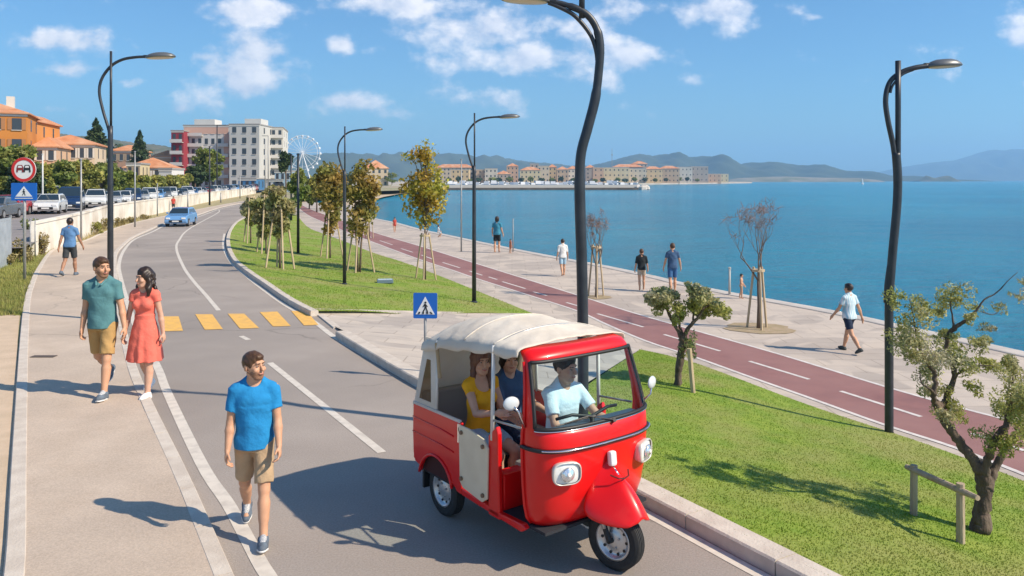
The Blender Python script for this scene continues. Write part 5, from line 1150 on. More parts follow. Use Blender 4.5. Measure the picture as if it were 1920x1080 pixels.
young_tree(673, 510, 305, [(680, 330, 28, 24), (665, 360, 26, 26), (688, 365, 26, 28), (676, 395, 26, 26), (672, 425, 20, 22), (697, 345, 18, 20), (690, 395, 16, 22)], L_BR, 'brownish young tree with three pale stakes right of the lamp on the far lawn', 12, stk=2.1, sp_=.6, n=2600, leaf=.08, split=2)
young_tree(619, 484, 302, [(615, 325, 24, 20), (630, 335, 24, 24), (612, 352, 22, 22), (632, 365, 20, 24), (622, 385, 22, 22), (622, 410, 18, 20), (620, 432, 14, 14), (600, 335, 12, 16)], L_BR, 'brownish leafy young tree with stakes left of the lamp on the far lawn', 13, stk=2.2, sp_=.6, n=2600, leaf=.09)
young_tree(525, 503, 345, [(520, 365, 18, 16), (512, 385, 20, 16), (532, 390, 16, 18), (522, 410, 20, 16), (528, 428, 14, 10), (518, 440, 10, 8)], L_PL, 'pale green young tree with four stakes nearest the road bend', 14, stk=2.3, sp_=.5, n=3200, leaf=.09, nstk=4)
young_tree(499, 476, 350, [(495, 368, 16, 14), (490, 385, 20, 16), (505, 395, 16, 16), (492, 408, 18, 14), (500, 425, 14, 10), (495, 438, 10, 8)], L_PL, 'pale green young tree behind the one nearest the road bend', 15, stk=2.6, sp_=.6, n=2800, leaf=.11, nstk=3)
young_tree(470, 456, 368, [(468, 382, 12, 10), (462, 396, 12, 12), (476, 402, 10, 12), (468, 415, 10, 8)], L_OL, 'small olive green tree close to the kerb on the road bend', 16, stk=2.4, sp_=.5, n=2000, leaf=.12)
young_tree(560, 420, 300, [(560, 330, 12, 14), (556, 350, 12, 14), (568, 362, 12, 12), (556, 380, 12, 12)], L_GR, 'slim green tree beneath the ferris wheel at the lawn tip', 17, stk=2, sp_=.4, n=1500, leaf=.22, nstk=0)
young_tree(536, 403, 280, [(532, 292, 9, 9), (540, 300, 9, 10), (530, 310, 8, 10)], L_DK, 'dark crowned slender tree left of the ferris wheel', 18, n=1200, leaf=.30, nstk=0, trunk=.12)
for i, (x, y, t, w_) in enumerate(((594, 398, 330, 20), (640, 396, 340, 14), (512, 400, 345, 10), (580, 392, 345, 10), (606, 392, 340, 12))):
    young_tree(x, y, t, [(x, t + 14, w_, 12), (x - w_ * .4, t + 26, w_ * .8, 12), (x + w_ * .5, t + 30, w_ * .7, 11)], L_GR if i % 2 else L_YG, ['bushy green tree at the far bend left of the brown trees', 'green tree behind the twin stemmed brown tree', 'far yellow green tree at the lawn tip', 'far dark green tree at the beginning of the bike path', 'small far tree hugging the bike path bend'][i], 30 + i, n=1500, leaf=.22, nstk=0, trunk=.10, grp='trees at the far bend')
def bare_tree(px, py, top, label, seed, spread_px, stk, nstk=3, depth=5, lean=0.0, fork=.42):
    g = ground(px, py); d = g.y; th = (H - g.z) - (top - HOR) / F * d; rng = random.Random(seed); root = empty('bare_tree', g, 0, label, 'tree', 'leafless staked trees on the promenade')
    mb = MB(); tips = []; fk = th * fork; tp = [(0, 0, -.05), (.02, 0, fk * .5), (lean, 0, fk)]; mb.tube(tp, [.055, .048, .042], 8)
    for k in range(4):
        a = k * 1.57 + rng.uniform(-.4, .4); branch(mb, Vector(tp[-1]), Vector((math.cos(a) * .5, math.sin(a) * .45, 1)).normalized(), th * (1 - fork) * .38, .024, depth - 1, rng, tips, spread=.46, up=.2, seg=4, kids=(2, 3), shrink=.70, wig=.2)
    mb.build('trunk', BARK2, root, smooth=True)
    mb = MB()
    for t in tips:
        for _ in range(2): e = t + Vector((rng.gauss(0, 1), rng.gauss(0, 1), rng.gauss(.5, 1))).normalized() * th * .055; mb.tube([t, e], [.006, .004], 3, cap=False)
    mb.build('crown', TWIG, root)
    if nstk: stakes(root, nstk, stk, .30, .032, lean=.4)
bare_tree(1118, 557, 405, 'small bare tree with long stakes just right of the tallest lamp', 21, 30, 1.75, depth=5, fork=.38)
bare_tree(1422, 616, 382, 'larger bare reddish tree with upright stakes on the patterned promenade', 26, 50, 1.62, depth=5, fork=.38)
bare_tree(692, 447, 362, 'distant bare tree with stakes at the edge of the bike path', 23, 20, 2.6, depth=3, fork=.35)
for (x, y) in ((1422, 616), (1118, 557)):
    g = ground(x, y); rs = random.Random(x); pts = [g + Vector((math.cos(a) * (.85 if x > 1200 else .5) * rs.uniform(.85, 1.15), math.sin(a) * (.85 if x > 1200 else .5) * rs.uniform(.85, 1.15), .012)) for a in [k * math.pi / 9 for k in range(18)]]
    o = sheet('planting_soil', pts, M('soil', (.40, .30, .20), (.32, .25, .14), sc=6, rough=1, bump=.8), reg=False)
# ---- the two gnarled olive trees: hand-laid limbs
def limbs(root, g, d, px, spec, name='trunk', mat=BARK, seed=3, rough_=.012):
    rng = random.Random(seed); mb = MB()
    for pts in spec:
        P3 = [Vector(((x - px) / F * d, dy * 1.6, (H - g.z) - (y - HOR) / F * d)) for (x, y, dy, r) in pts]; rr = [p[3] for p in pts]; S = smooth_path(P3, 5); q = []
        for i in range(len(S)): u_ = i / 5; a = int(min(u_, len(rr) - 1.001)); q.append(rr[a] + (rr[min(a + 1, len(rr) - 1)] - rr[a]) * (u_ - a))
        S = [s + Vector((rng.uniform(-1, 1), rng.uniform(-1, 1), 0)) * rough_ * min(1, q[i] / .03) for i, s in enumerate(S)]
        q = [r * .82 * rng.uniform(.88, 1.14) for r in q]; mb.tube(S, q, 9 if q[0] > .03 else 6)
    return mb.build(name, mat, root, smooth=True)
g = ground(1838, 996); d = g.y; root = empty('olive_tree', g, 0, 'large gnarled olive tree with twisting limbs beside the timber rail at right', 'tree', 'gnarled olive trees')
limbs(root, g, d, 1838, [
 [(1836, 1010, 0, .125), (1838, 985, 0, .105), (1841, 950, 0, .090), (1846, 915, 0, .085), (1840, 885, 0, .090), (1834, 865, 0, .085)],
 [(1838, 880, 0, .072), (1822, 855, .02, .062), (1800, 825, .04, .055), (1780, 795, .05, .055), (1772, 775, .05, .058), (1765, 760, .06, .05)],
 [(1772, 775, .05, .045), (1752, 755, .0, .034), (1742, 735, -.05, .030), (1744, 700, -.06, .027), (1732, 680, -.05, .022), (1722, 655, -.02, .018), (1718, 625, 0, .012), (1712, 590, 0, .007), (1708, 560, .02, .004)],
 [(1744, 735, -.05, .020), (1728, 722, -.1, .014), (1712, 710, -.1, .010), (1710, 690, -.1, .006)],
 [(1768, 772, .05, .05), (1790, 762, .1, .044), (1800, 745, .12, .038), (1812, 720, .14, .032), (1810, 690, .14, .028), (1798, 665, .14, .026), (1800, 640, .14, .026), (1812, 620, .12, .030), (1830, 605, .1, .020), (1848, 587, .1, .013), (1862, 566, .09, .010), (1884, 552, .08, .008), (1900, 530, .06, .005), (1918, 512, .05, .003)],
 [(1808, 622, .12, .014), (1806, 600, .12, .010), (1802, 575, .12, .007), (1806, 548, .12, .004)],
 [(1812, 715, .14, .018), (1830, 700, .1, .013), (1850, 690, .06, .008), (1872, 688, .02, .004)],
 [(1845, 905, 0, .07), (1842, 870, -.04, .05), (1844, 835, -.08, .045), (1852, 810, -.1, .046), (1868, 785, -.1, .035), (1876, 755, -.1, .026), (1880, 725, -.1, .016), (1884, 700, -.08, .008)],
 [(1848, 915, 0, .075), (1862, 895, .02, .055), (1878, 870, .03, .047), (1896, 840, .04, .042), (1925, 815, .05, .036), (1960, 790, .05, .026), (1985, 760, .05, .012)],
 [(1852, 812, -.1, .02), (1840, 800, -.16, .015), (1828, 795, -.2, .008)],
 [(1896, 840, .04, .02), (1905, 800, .1, .016), (1915, 760, .14, .012), (1925, 720, .16, .006)],
 [(1860, 590, .1, .009), (1880, 595, .1, .006), (1892, 588, .1, .003)],
])
DY = 1.0
def clump(lst, d, px, g, dens, seed):
    rng = random.Random(seed); B = []
    for (x, y, rx_, ry_, dy, n) in lst:
        c = Vector(((x - px) / F * d, dy * 1.6 + rng.uniform(-.30, .34) * DY, (H - g.z) - (y - HOR) / F * d)); rr = Vector((rx_, rx_ * 1.5, ry_)) / F * d
        for _ in range(6):
            v = Vector((rng.gauss(0, .55), rng.gauss(0, .55), rng.gauss(0, .55))); f_ = rng.uniform(.5, 1.0)
            B.append((tuple(c + Vector((v.x * rr.x, v.y * rr.y, v.z * rr.z))), (rr.x * f_, rr.y * f_, rr.z * f_), int(n * dens / 6)))
    return B
BL = clump([(1712, 640, 26, 16, 0, 1.1), (1735, 665, 26, 18, 0, 1.0), (1712, 595, 24, 26, 0, .7), (1725, 570, 18, 14, 0, .4), (1706, 565, 16, 14, 0, .35), (1756, 690, 22, 20, .05, .8), (1698, 655, 14, 14, 0, .5), (1768, 730, 20, 18, .05, .7), (1790, 772, 20, 16, .1, .6), (1755, 765, 14, 16, .1, .4),
 (1805, 560, 18, 26, .1, .8), (1796, 590, 14, 14, .1, .35), (1815, 665, 24, 22, .1, .9), (1830, 690, 22, 16, .1, .7), (1800, 640, 14, 10, .1, .4), (1850, 645, 16, 10, .1, .4), (1870, 690, 22, 16, .0, .7), (1885, 720, 28, 20, -.1, 1.0), (1865, 745, 24, 26, -.1, 1.1), (1905, 745, 22, 24, 0, .9), (1915, 700, 20, 24, .1, .8),
 (1850, 815, 22, 16, -.1, .6), (1895, 800, 26, 20, 0, .8), (1875, 835, 18, 14, -.05, .4), (1925, 780, 24, 26, .1, .9), (1945, 740, 26, 30, .1, .9), (1840, 610, 10, 8, .1, .15), (1878, 590, 12, 8, .1, .12), (1960, 790, 26, 26, .1, .8), (1835, 730, 14, 10, .1, .3), (1888, 548, 14, 8, .05, .12), (1906, 524, 10, 8, .04, .10), (1862, 572, 10, 8, .06, .10), (1822, 600, 12, 10, .05, .2)], d, 1838, g, 1050, 5)
leaves('crown', BL, .017, L_OL, root, 41, asp=.42)
g = ground(1271, 722); d = g.y; root = empty('olive_tree', g, 0, 'small bushy olive tree with a forked dark trunk behind the three wheeler mirror', 'tree', 'gnarled olive trees')
limbs(root, g, d, 1271, [
 [(1270, 728, 0, .085), (1272, 705, 0, .070), (1276, 675, 0, .075), (1280, 645, 0, .085), (1279, 628, 0, .075)],
 [(1279, 635, 0, .05), (1268, 612, .02, .040), (1257, 592, .04, .035), (1250, 575, .04, .028), (1238, 562, 0, .018), (1225, 558, 0, .010)],
 [(1281, 632, 0, .05), (1292, 612, -.02, .040), (1308, 592, -.04, .032), (1318, 578, -.04, .024), (1335, 572, 0, .014), (1350, 575, 0, .008)],
 [(1279, 630, 0, .035), (1274, 600, .05, .024), (1270, 580, .05, .014)], [(1300, 600, 0, .02), (1300, 570, .05, .016), (1298, 545, .05, .008)]], seed=8)
BL = clump([(1225, 558, 20, 11, 0, 1.2), (1245, 552, 20, 12, .05, 1.2), (1262, 580, 14, 14, .05, .7), (1240, 572, 14, 10, 0, .6), (1300, 545, 16, 14, .05, 1.0), (1296, 535, 10, 8, .05, .4), (1320, 562, 22, 14, 0, 1.3), (1345, 575, 20, 14, 0, 1.2), (1305, 575, 18, 12, -.05, .8), (1330, 590, 16, 8, 0, .6), (1282, 600, 12, 12, 0, .5), (1290, 650, 12, 26, -.05, .5), (1356, 588, 10, 8, 0, .3)], d, 1271, g, 900, 9)
leaves('crown', BL, .030, L_OL, root, 42, asp=.5)
ga = ground(1300, 736); MB().tube([(0, 0, -.05), (-.06, .03, .72)], .04, 8).build('stake', STK, root).location = ga - g
# ---- car park hedge trees, conifers and far trees (each a tree of its own)
def big_tree(px, base, top, wpx, d, label, mat, seed, n=2600, leaf=.30, grp='trees along the car park', form='round', zb=.6, trunkh=.25):
    X = (px - 960) / F * d; root = empty('tree', (X, d, zb), 0, label, 'tree', grp); th = (H - zb) - (top - HOR) / F * d; W = wpx / F * d; rng = random.Random(seed); B = []
    if form == 'round':
        for k in range(26):
            a = rng.uniform(0, 6.28); rr = rng.uniform(.1, .78) ** .6 * W * .82; zz = th * rng.uniform(trunkh + .05, .90) ; f_ = 1 - max(0, (zz / th - .6)) * 1.3; s_ = rng.uniform(.22, .42) * W
            B.append(((math.cos(a) * rr * f_, math.sin(a) * rr * f_, min(zz, th - s_ * .5)), (s_, s_, s_ * .6), n // 26))
    else:
        for k in range(34):
            t = k / 33; zz = th * (.10 + .88 * t); rr = W * (1 - t) ** .85 + .1
            for m_ in range(3): a = rng.uniform(0, 6.28); B.append(((math.cos(a) * rr * .5, math.sin(a) * rr * .5, zz), (rr * .5, rr * .5, th * .035), n // 102))
    mb = MB(); mb.tube([(0, 0, -.1), (0, 0, th * .5), (0, 0, th * .85)], [.02 * th + .06, .015 * th + .04, .02], 7)
    for b in B[::3]: mb.tube([(0, 0, b[0][2] * .55), b[0]], [.05, .015], 4, cap=False)
    mb.build('trunk', BARK2, root); leaves('crown', B, leaf, mat, root, seed, asp=.6); return root
hz = [(18, 268, 62, 70, L_GR, 'dark green tree at the left edge beneath the orange house'), (75, 292, 40, 76, L_YG, 'tree right of the round sign beneath the pale house'), (112, 300, 36, 82, L_GR, 'bushy tree behind the dark parked van'), (150, 298, 38, 86, L_YG, 'broad yellowish tree behind the white parked car'), (188, 312, 34, 92, L_GR, 'tree in the row left of the tall street lamp'), (232, 322, 30, 104, L_GR, 'tree in the row right of the tall street lamp'), (262, 330, 26, 112, L_YG, 'trimmed tree behind the row of cars, left of two'), (290, 330, 26, 120, L_YG, 'trimmed tree behind the row of cars near the ochre house'), (318, 328, 26, 130, L_YG, 'trimmed yellow green tree before the red facade'), (342, 326, 24, 140, L_YG, 'last trimmed tree of the row by the dark trees'), (40, 300, 40, 66, L_DK, 'dark bushy tree behind the blue crossing panel'), (205, 300, 30, 110, L_GR, 'green tree standing between the conifer and the street lamp')]
for i, (x, t, w_, d, m_, lab) in enumerate(hz): big_tree(x, 0, t, w_, d, lab, m_, 60 + i, n=4200, leaf=.20 if d < 100 else .26)
big_tree(393, 0, 276, 34, 150, 'tall dark green tree in front of the apartment block', L_GR, 81, n=4000, leaf=.32, grp='dark trees by the apartments'); big_tree(366, 0, 310, 24, 146, 'low dark bushy tree left of the tall tree by the apartments', L_DK, 82, n=3000, leaf=.3, grp='dark trees by the apartments')
big_tree(180, 0, 224, 58, 150, 'tall dark conifer rising behind the pale house', L_DK, 83, n=7000, leaf=.26, form='cone', grp='conifers'); big_tree(262, 0, 246, 36, 190, 'smaller conifer between the houses and the apartment block', L_DK, 84, n=4000, leaf=.34, form='cone', grp='conifers')
for i, (x, t, w_, d) in enumerate(((215, 262, 34, 300), (250, 272, 30, 300), (290, 268, 34, 330), (320, 275, 26, 320), (160, 268, 24, 300), (235, 285, 30, 240), (535, 318, 16, 240), (480, 335, 14, 230), (600, 322, 16, 330), (620, 328, 16, 380), (650, 325, 18, 400), (735, 322, 14, 420))):
    big_tree(x, 0, t, w_, d, 'distant green tree, %s' % ['behind the conifers', 'beneath the small conifer', 'on the slope left of the red facade', 'touching the red facade', 'between the pale house and the tall conifer', 'above the ochre houses', 'right of the white end block', 'at the foot of the white end block', 'below the ferris wheel', 'behind the brown trees', 'left of the red roofed villa', 'right of the red roofed villa'][i], [L_DK, L_GR][i % 2], 100 + i, n=1500, leaf=.02 * w_ / F * d * 3.2, grp='distant trees', zb=0)
# shrubs and dry weeds along the wall
def shrub(px, py, w_, h_, mat, label, seed, n=700, leaf=.05):
    g = ground(px, py); d = g.y; root = empty('shrub', g, 0, label, 'shrub', 'dry shrubs along the white wall'); rng = random.Random(seed); B = []; W = w_ / F * d; Hh = h_ / F * d
    for k in range(9): B.append(((rng.uniform(-.7, .7) * W, rng.uniform(-.4, .4) * W, Hh * rng.uniform(.15, .8)), (W * .35, W * .35, Hh * .28), n // 9))
    mb = MB()
    for b in B: mb.tube([(b[0][0] * .3, 0, -.02), b[0]], [.015, .005], 4, cap=False)
    mb.build('stems', BARK2, root); leaves('foliage', B, leaf, mat, root, seed)
for i, (x, y, w_, h_, m_, lab) in enumerate(((42, 492, 22, 44, L_DRY, 'dry reddish green bush leaning on the metal fence'), (82, 478, 13, 42, L_DRY, 'tall dry bush against the end of the white wall'), (178, 440, 14, 24, L_YG, 'rounded yellow green bush at the wall behind the walking man'), (198, 430, 14, 22, L_DRY, 'dry bush just left of the tall street lamp'), (222, 424, 14, 16, L_DRY, 'low dry bush just right of the tall street lamp'), (245, 418, 14, 12, L_DRY, 'straw coloured tuft by the wall'), (270, 411, 12, 9, L_DRY, 'small straw tuft farther along the wall'), (56, 430, 18, 20, L_GR, 'creeper hanging over the fence by the signs'), (15, 498, 20, 22, L_DRY, 'low dry bush at the foot of the metal fence'))):
    shrub(x, y, w_, h_, m_, lab, 130 + i)
# dry grass on the verge
def tufts(name, region, n, seed, mat, h):
    rs = np.random.RandomState(seed); pts = []
    while len(pts) < n:
        x = rs.uniform(region[0], region[2]); y = rs.uniform(region[1], region[3]); g = P(x, y, .012)
        if not inside(x, y): continue
        pts.append((g.x, g.y, g.z))
    p = np.array(pts); ang = rs.rand(n) * 6.28; wd = .01; d = np.stack([np.cos(ang), np.sin(ang), np.zeros(n)], 1); V = np.empty((n, 3, 3)); V[:, 0] = p - d * wd; V[:, 1] = p + d * wd; V[:, 2] = p + (rs.rand(n, 3) - .5) * [h, h, 0]; V[:, 2, 2] += h * (.4 + rs.rand(n))
    o = mesh(name, V.reshape(-1, 3), np.arange(3 * n).reshape(n, 3), mat); o['kind'] = 'stuff'
def inside(x, y):
    e = np.interp(y, [405, 418, 434, 451, 462, 474, 505, 527, 560, 590], [310, 250, 199, 160, 115, 93, 72, 62, 50, 44]); return x < e - 2
tufts('dry_grass', (-20, 470, 100, 592), 9000, 7, M('dry_blade', (.34, .31, .10), (.24, .27, .06), sc=3, rough=.8, isl=.35, trans=.3), .10)
tufts('dry_grass', (90, 408, 300, 470), 5000, 8, M('straw_blade', (.46, .36, .18), (.34, .30, .12), sc=1, rough=.8, isl=.35, trans=.3), .28)
# ------------------------------------------------------------ cars
def car_paint(n, c): return M('car_' + n, c, rough=.25, coat=.7, metal=.15)
CGL = M('car_glass', (.02, .035, .05), rough=.06, spec=.8); HLM = M('car_lamp', (.7, .72, .72), rough=.1); TLM = M('tail_lamp', (.35, .01, .01), rough=.3); PLM = M('plate', (.7, .7, .68), rough=.5)
def make_car(kind, mat, full=True):
    Lc, W, Hc = dict(hatch=(4.0, 1.72, 1.48), suv=(4.4, 1.82, 1.70), van=(4.9, 1.92, 1.98), sedan=(4.5, 1.76, 1.44))[kind]
    root = empty('parked_car'); h = Lc / 2
    prof = {'hatch': [(-h, .45), (-h + .03, .85), (-h + .12, 1.0), (-.2 - h * .55, 1.02), (h * .42, .98), (h - .25, .86), (h - .03, .66), (h, .42), (h - .08, .25), (-h + .08, .25)],
            'suv': [(-h, .5), (-h + .02, 1.0), (-h + .1, 1.12), (-.3, 1.12), (h * .42, 1.10), (h - .2, .98), (h - .02, .75), (h, .45), (h - .1, .3), (-h + .1, .3)],
            'van': [(-h, .5), (-h + .02, 1.1), (-h + .05, 1.2), (0, 1.2), (h * .5, 1.16), (h - .25, 1.0), (h - .02, .8), (h, .45), (h - .1, .3), (-h + .1, .3)],
            'sedan': [(-h, .5), (-h + .03, .9), (-h + .15, .98), (-h * .5, 1.0), (h * .42, .96), (h - .25, .84), (h - .03, .66), (h, .42), (h - .08, .25), (-h + .08, .25)]}[kind]
    top = {'hatch': [(-h + .10, 1.0), (-h + .45, Hc - .06), (-h + .8, Hc), (.3, Hc - .02), (h * .50, .97)], 'suv': [(-h + .06, 1.1), (-h + .35, Hc - .08), (-h + .7, Hc), (.4, Hc - .03), (h * .50, 1.08)],
           'van': [(-h + .04, 1.18), (-h + .12, Hc - .1), (-h + .4, Hc), (h * .25, Hc - .03), (h * .62, 1.12)], 'sedan': [(-h * .62, .98), (-h * .28, Hc - .04), (-.1, Hc), (.35, Hc - .03), (h * .50, .95)]}[kind]
    def ext(pr, w0, w1, z0, z1):
        mb = MB(); n = len(pr); V = []
        rows = [(-1, .93), (-1, 1), (1, 1), (1, .93)]
        for (s, k) in ((-1, 0), (1, 0)):
            for (x, z) in pr: t = (z - z0) / (z1 - z0); V.append((x, s * (w0 + (w1 - w0) * t), z))
        mb.add(V, [tuple(range(n)), tuple(range(2 * n - 1, n - 1, -1))] + [(i, (i + 1) % n, n + (i + 1) % n, n + i) for i in range(n)]); return mb
    ext(prof, W / 2, W / 2 - .05, .25, 1.15).build('body', mat, root, bevel=.07)
    ext(top, W / 2 - .07, W / 2 - .24, top[0][1], Hc).build('cabin', mat, root, bevel=.05)
    # glass: side, front, rear, slightly proud of the cabin
    for s in (-1, 1):
        zt = Hc - .12; zb_ = top[0][1] + .04
        def wy(z): return (W / 2 - .07) + (-.17) * (z - top[0][1]) / (Hc - top[0][1])
        xa = top[0][0] + .22; xb_ = top[1][0] + .14; xc_ = top[3][0] - .02; xd = top[4][0] - .22
        mb = MB(); mb.add([(x, s * (wy(z) + .006), z) for x, z in ((xa, zb_), (xd, zb_), (xc_, zt), (xb_, zt))], [(0, 1, 2, 3)]); o = mb.build('side_window', CGL, root)
        md = o.modifiers.new('t', 'SOLIDIFY'); md.thickness = .012
    def glass(a, b, nm):
        p, q_ = Vector((a[0], 0, a[1])), Vector((b[0], 0, b[1])); e = q_ - p; nr = Vector((e.z, 0, -e.x)).normalized() * .012
        if nr.z < 0: nr = -nr
        p1 = p + e * .10 + nr; p2 = p + e * .90 + nr; wa = wy(p1.z) - .06; wb = wy(p2.z) - .06
        o = MB().add([(p1.x, -wa, p1.z), (p1.x, wa, p1.z), (p2.x, wb, p2.z), (p2.x, -wb, p2.z)], [(0, 1, 2, 3)]).build(nm, CGL, root); md = o.modifiers.new('t', 'SOLIDIFY'); md.thickness = .012
    glass(top[4], top[3], 'windscreen'); glass(top[0], top[1], 'rear_window')
    rw = .33 if kind != 'van' else .35
    for x in (-h * .60, h * .62):
        for s in (-1, 1):
            o = MB().lathe([(rw * .6, -.11), (rw * .95, -.10), (rw, -.05), (rw, .05), (rw * .95, .10), (rw * .6, .11)], 20, None, 'y').build('wheel', TYRE, root); o.location = (x, s * (W / 2 - .09), rw)
            MB().lathe([(rw * .62, s * .115), (rw * .5, s * .10), (.02, s * .12)], 14, None, 'y').build('hubcap', M('hubcap', (.5, .5, .5), rough=.3, metal=.6), o)
    for s in (-1, 1):
        MB().box(h - .13, h + .012, s * (W / 2 - .28) - .16, s * (W / 2 - .28) + .16, .60, .74).build('headlight', HLM, root, bevel=.03)
        MB().box(-h - .012, -h + .1, s * (W / 2 - .2) - .1, s * (W / 2 - .2) + .1, .72, .92).build('tail_light', TLM, root, bevel=.02)
    MB().box(h - .03, h + .015, -.5, .5, .36, .54).build('grille', BLK, root, bevel=.02)
    MB().box(h + .0, h + .024, -.25, .25, .40, .50).build('number_plate', PLM, root)
    for s in (-1, 1): MB().box(top[4][0] - .42, top[4][0] - .3, s * (W / 2 + .06) - .08, s * (W / 2 + .06) + .08, top[4][1] + .02, top[4][1] + .16).build('mirror', mat, root, bevel=.03)
    return root, Lc, W
COL = dict(white=car_paint('white', (.72, .72, .70)), silver=car_paint('silver', (.38, .40, .42)), blue=car_paint('blue', (.04, .12, .28)), dark=car_paint('dark', (.02, .03, .045)), red=car_paint('red', (.40, .02, .02)), grey=car_paint('grey', (.14, .15, .16)), pale=car_paint('pale_blue', (.15, .33, .60)), navy=car_paint('navy', (.015, .04, .11)))
protos = {}
def car(kind, col, loc, rz, label, group='cars in the car park behind the white wall', name='parked_car', sc=1):
    if kind not in protos: protos[kind] = make_car(kind, COL['white'])[0]; o = protos[kind]; first = True
    else: o = copy_tree(protos[kind]); first = False
    for c in [o] + list(o.children_recursive):
        if c.type == 'MESH' and c.name.split('.')[0] in ('body', 'cabin', 'mirror'):
            c.material_slots[0].link = 'OBJECT'; c.material_slots[0].material = COL[col]
    o.location = loc; o.rotation_euler = (0, 0, rz); o.scale = (sc,) * 3; o.name = name; tag(o, label, 'car', group); return o
g = P(340, 423, .004)
o = car('hatch', 'pale', g, R(-80), 'pale blue hatchback driving towards the camera on the road bend', None, name='driving_car', sc=.84)
if 'group' in o: del o['group']
protos_car = o
near_cars = [(20, 404, 'hatch', 'red', 'red hatchback at the left edge beneath the blue crossing panel', 15), (-6, 410, 'sedan', 'grey', 'grey saloon cut by the left picture edge', 14), (70, 399, 'hatch', 'silver', 'silver hatchback partly behind the sign post', 18), (95, 400, 'hatch', 'white', 'white hatchback parked right of the sign post', 20), (133, 394, 'van', 'navy', 'dark blue van parked between two white cars', 25), (180, 389, 'suv', 'white', 'white off-roader parked behind the walking man', 25)]
for (x, y, k, c, lab, a) in near_cars: car(k, c, P(x, y, ZK), R(-90 + a), lab)
a = P(212, 387, ZK); b = P(478, 357.5, ZK); n = 34; rng = random.Random(3)
cyc = ['silver', 'white', 'navy', 'silver', 'white', 'pale', 'grey', 'white', 'dark', 'silver', 'white', 'blue', 'white', 'silver', 'red', 'grey', 'white', 'silver']
for i in range(n):
    t = (i / (n - 1)); p = a.lerp(b, t); p.x -= 4 * math.sin(math.pi * t) * 0
    k = rng.choice(['hatch', 'hatch', 'sedan', 'suv']); c = cyc[i % len(cyc)]
    car(k, c, p, R(-90 + 22 + rng.uniform(-4, 4)), '%s car, one of the long far row parked behind the white wall' % {'pale': 'pale blue', 'navy': 'navy', 'dark': 'black'}.get(c, c), 'cars in the far row behind the white wall')
a = P(60, 388, ZK); b = P(200, 374, ZK)
for i in range(6):
    p = a.lerp(b, i / 5); k = ['suv', 'van', 'hatch', 'suv', 'hatch', 'van'][i]; c = ['dark', 'silver', 'dark', 'grey', 'blue', 'white'][i]
    car(k, c, p, R(100), '%s %s in the second row under the trees' % ({'dark': 'black'}.get(c, c), {'suv': 'off-roader', 'van': 'van', 'hatch': 'hatchback'}[k]) + [', leftmost', '', ', behind the white hatchback', '', '', ''][i])
# ------------------------------------------------------------ buildings
def wallm(n, c): return M('facade_' + n, c, tuple(x * .86 for x in c), sc=.15, rough=.9)
ROOF = M('roof_tiles', (.60, .25, .11), (.48, .19, .085), sc=1.2, rough=.9, c3=(.62, .36, .22), sc3=.25); ROOFG = M('roof_grey', (.32, .30, .28), rough=.9); WIN = M('window_dark', (.05, .06, .075), rough=.2); SHUT = M('shutter', (.34, .26, .18), rough=.8); SHUTP = M('shutter_pale', (.66, .60, .52), rough=.8); TRIM = M('trim_white', (.66, .62, .55), rough=.8)
def hip_roof(root, x0, x1, y0, y1, z, h, mat, ov=.5):
    x0 -= ov; x1 += ov; y0 -= ov; y1 += ov; m_ = min((y1 - y0), (x1 - x0)) / 2; lx = (x1 - x0) > (y1 - y0); cy = (y0 + y1) / 2; cx_ = (x0 + x1) / 2
    r = [(x0 + m_, cy, z + h), (x1 - m_, cy, z + h)] if lx else [(cx_, y0 + m_, z + h), (cx_, y1 - m_, z + h)]
    V = [(x0, y0, z), (x1, y0, z), (x1, y1, z), (x0, y1, z), (x0, y0, z + .2), (x1, y0, z + .2), (x1, y1, z + .2), (x0, y1, z + .2)] + [(a_, b_, c_ + .2) for a_, b_, c_ in r]
    Fc = [(3, 2, 1, 0), (0, 1, 5, 4), (1, 2, 6, 5), (2, 3, 7, 6), (3, 0, 4, 7)] + ([(4, 5, 9, 8), (5, 6, 9), (6, 7, 8, 9), (7, 4, 8)] if lx else [(4, 5, 8), (5, 6, 9, 8), (6, 7, 9), (7, 4, 8, 9)])
    return MB().add(V, Fc).build('roof', mat, root)
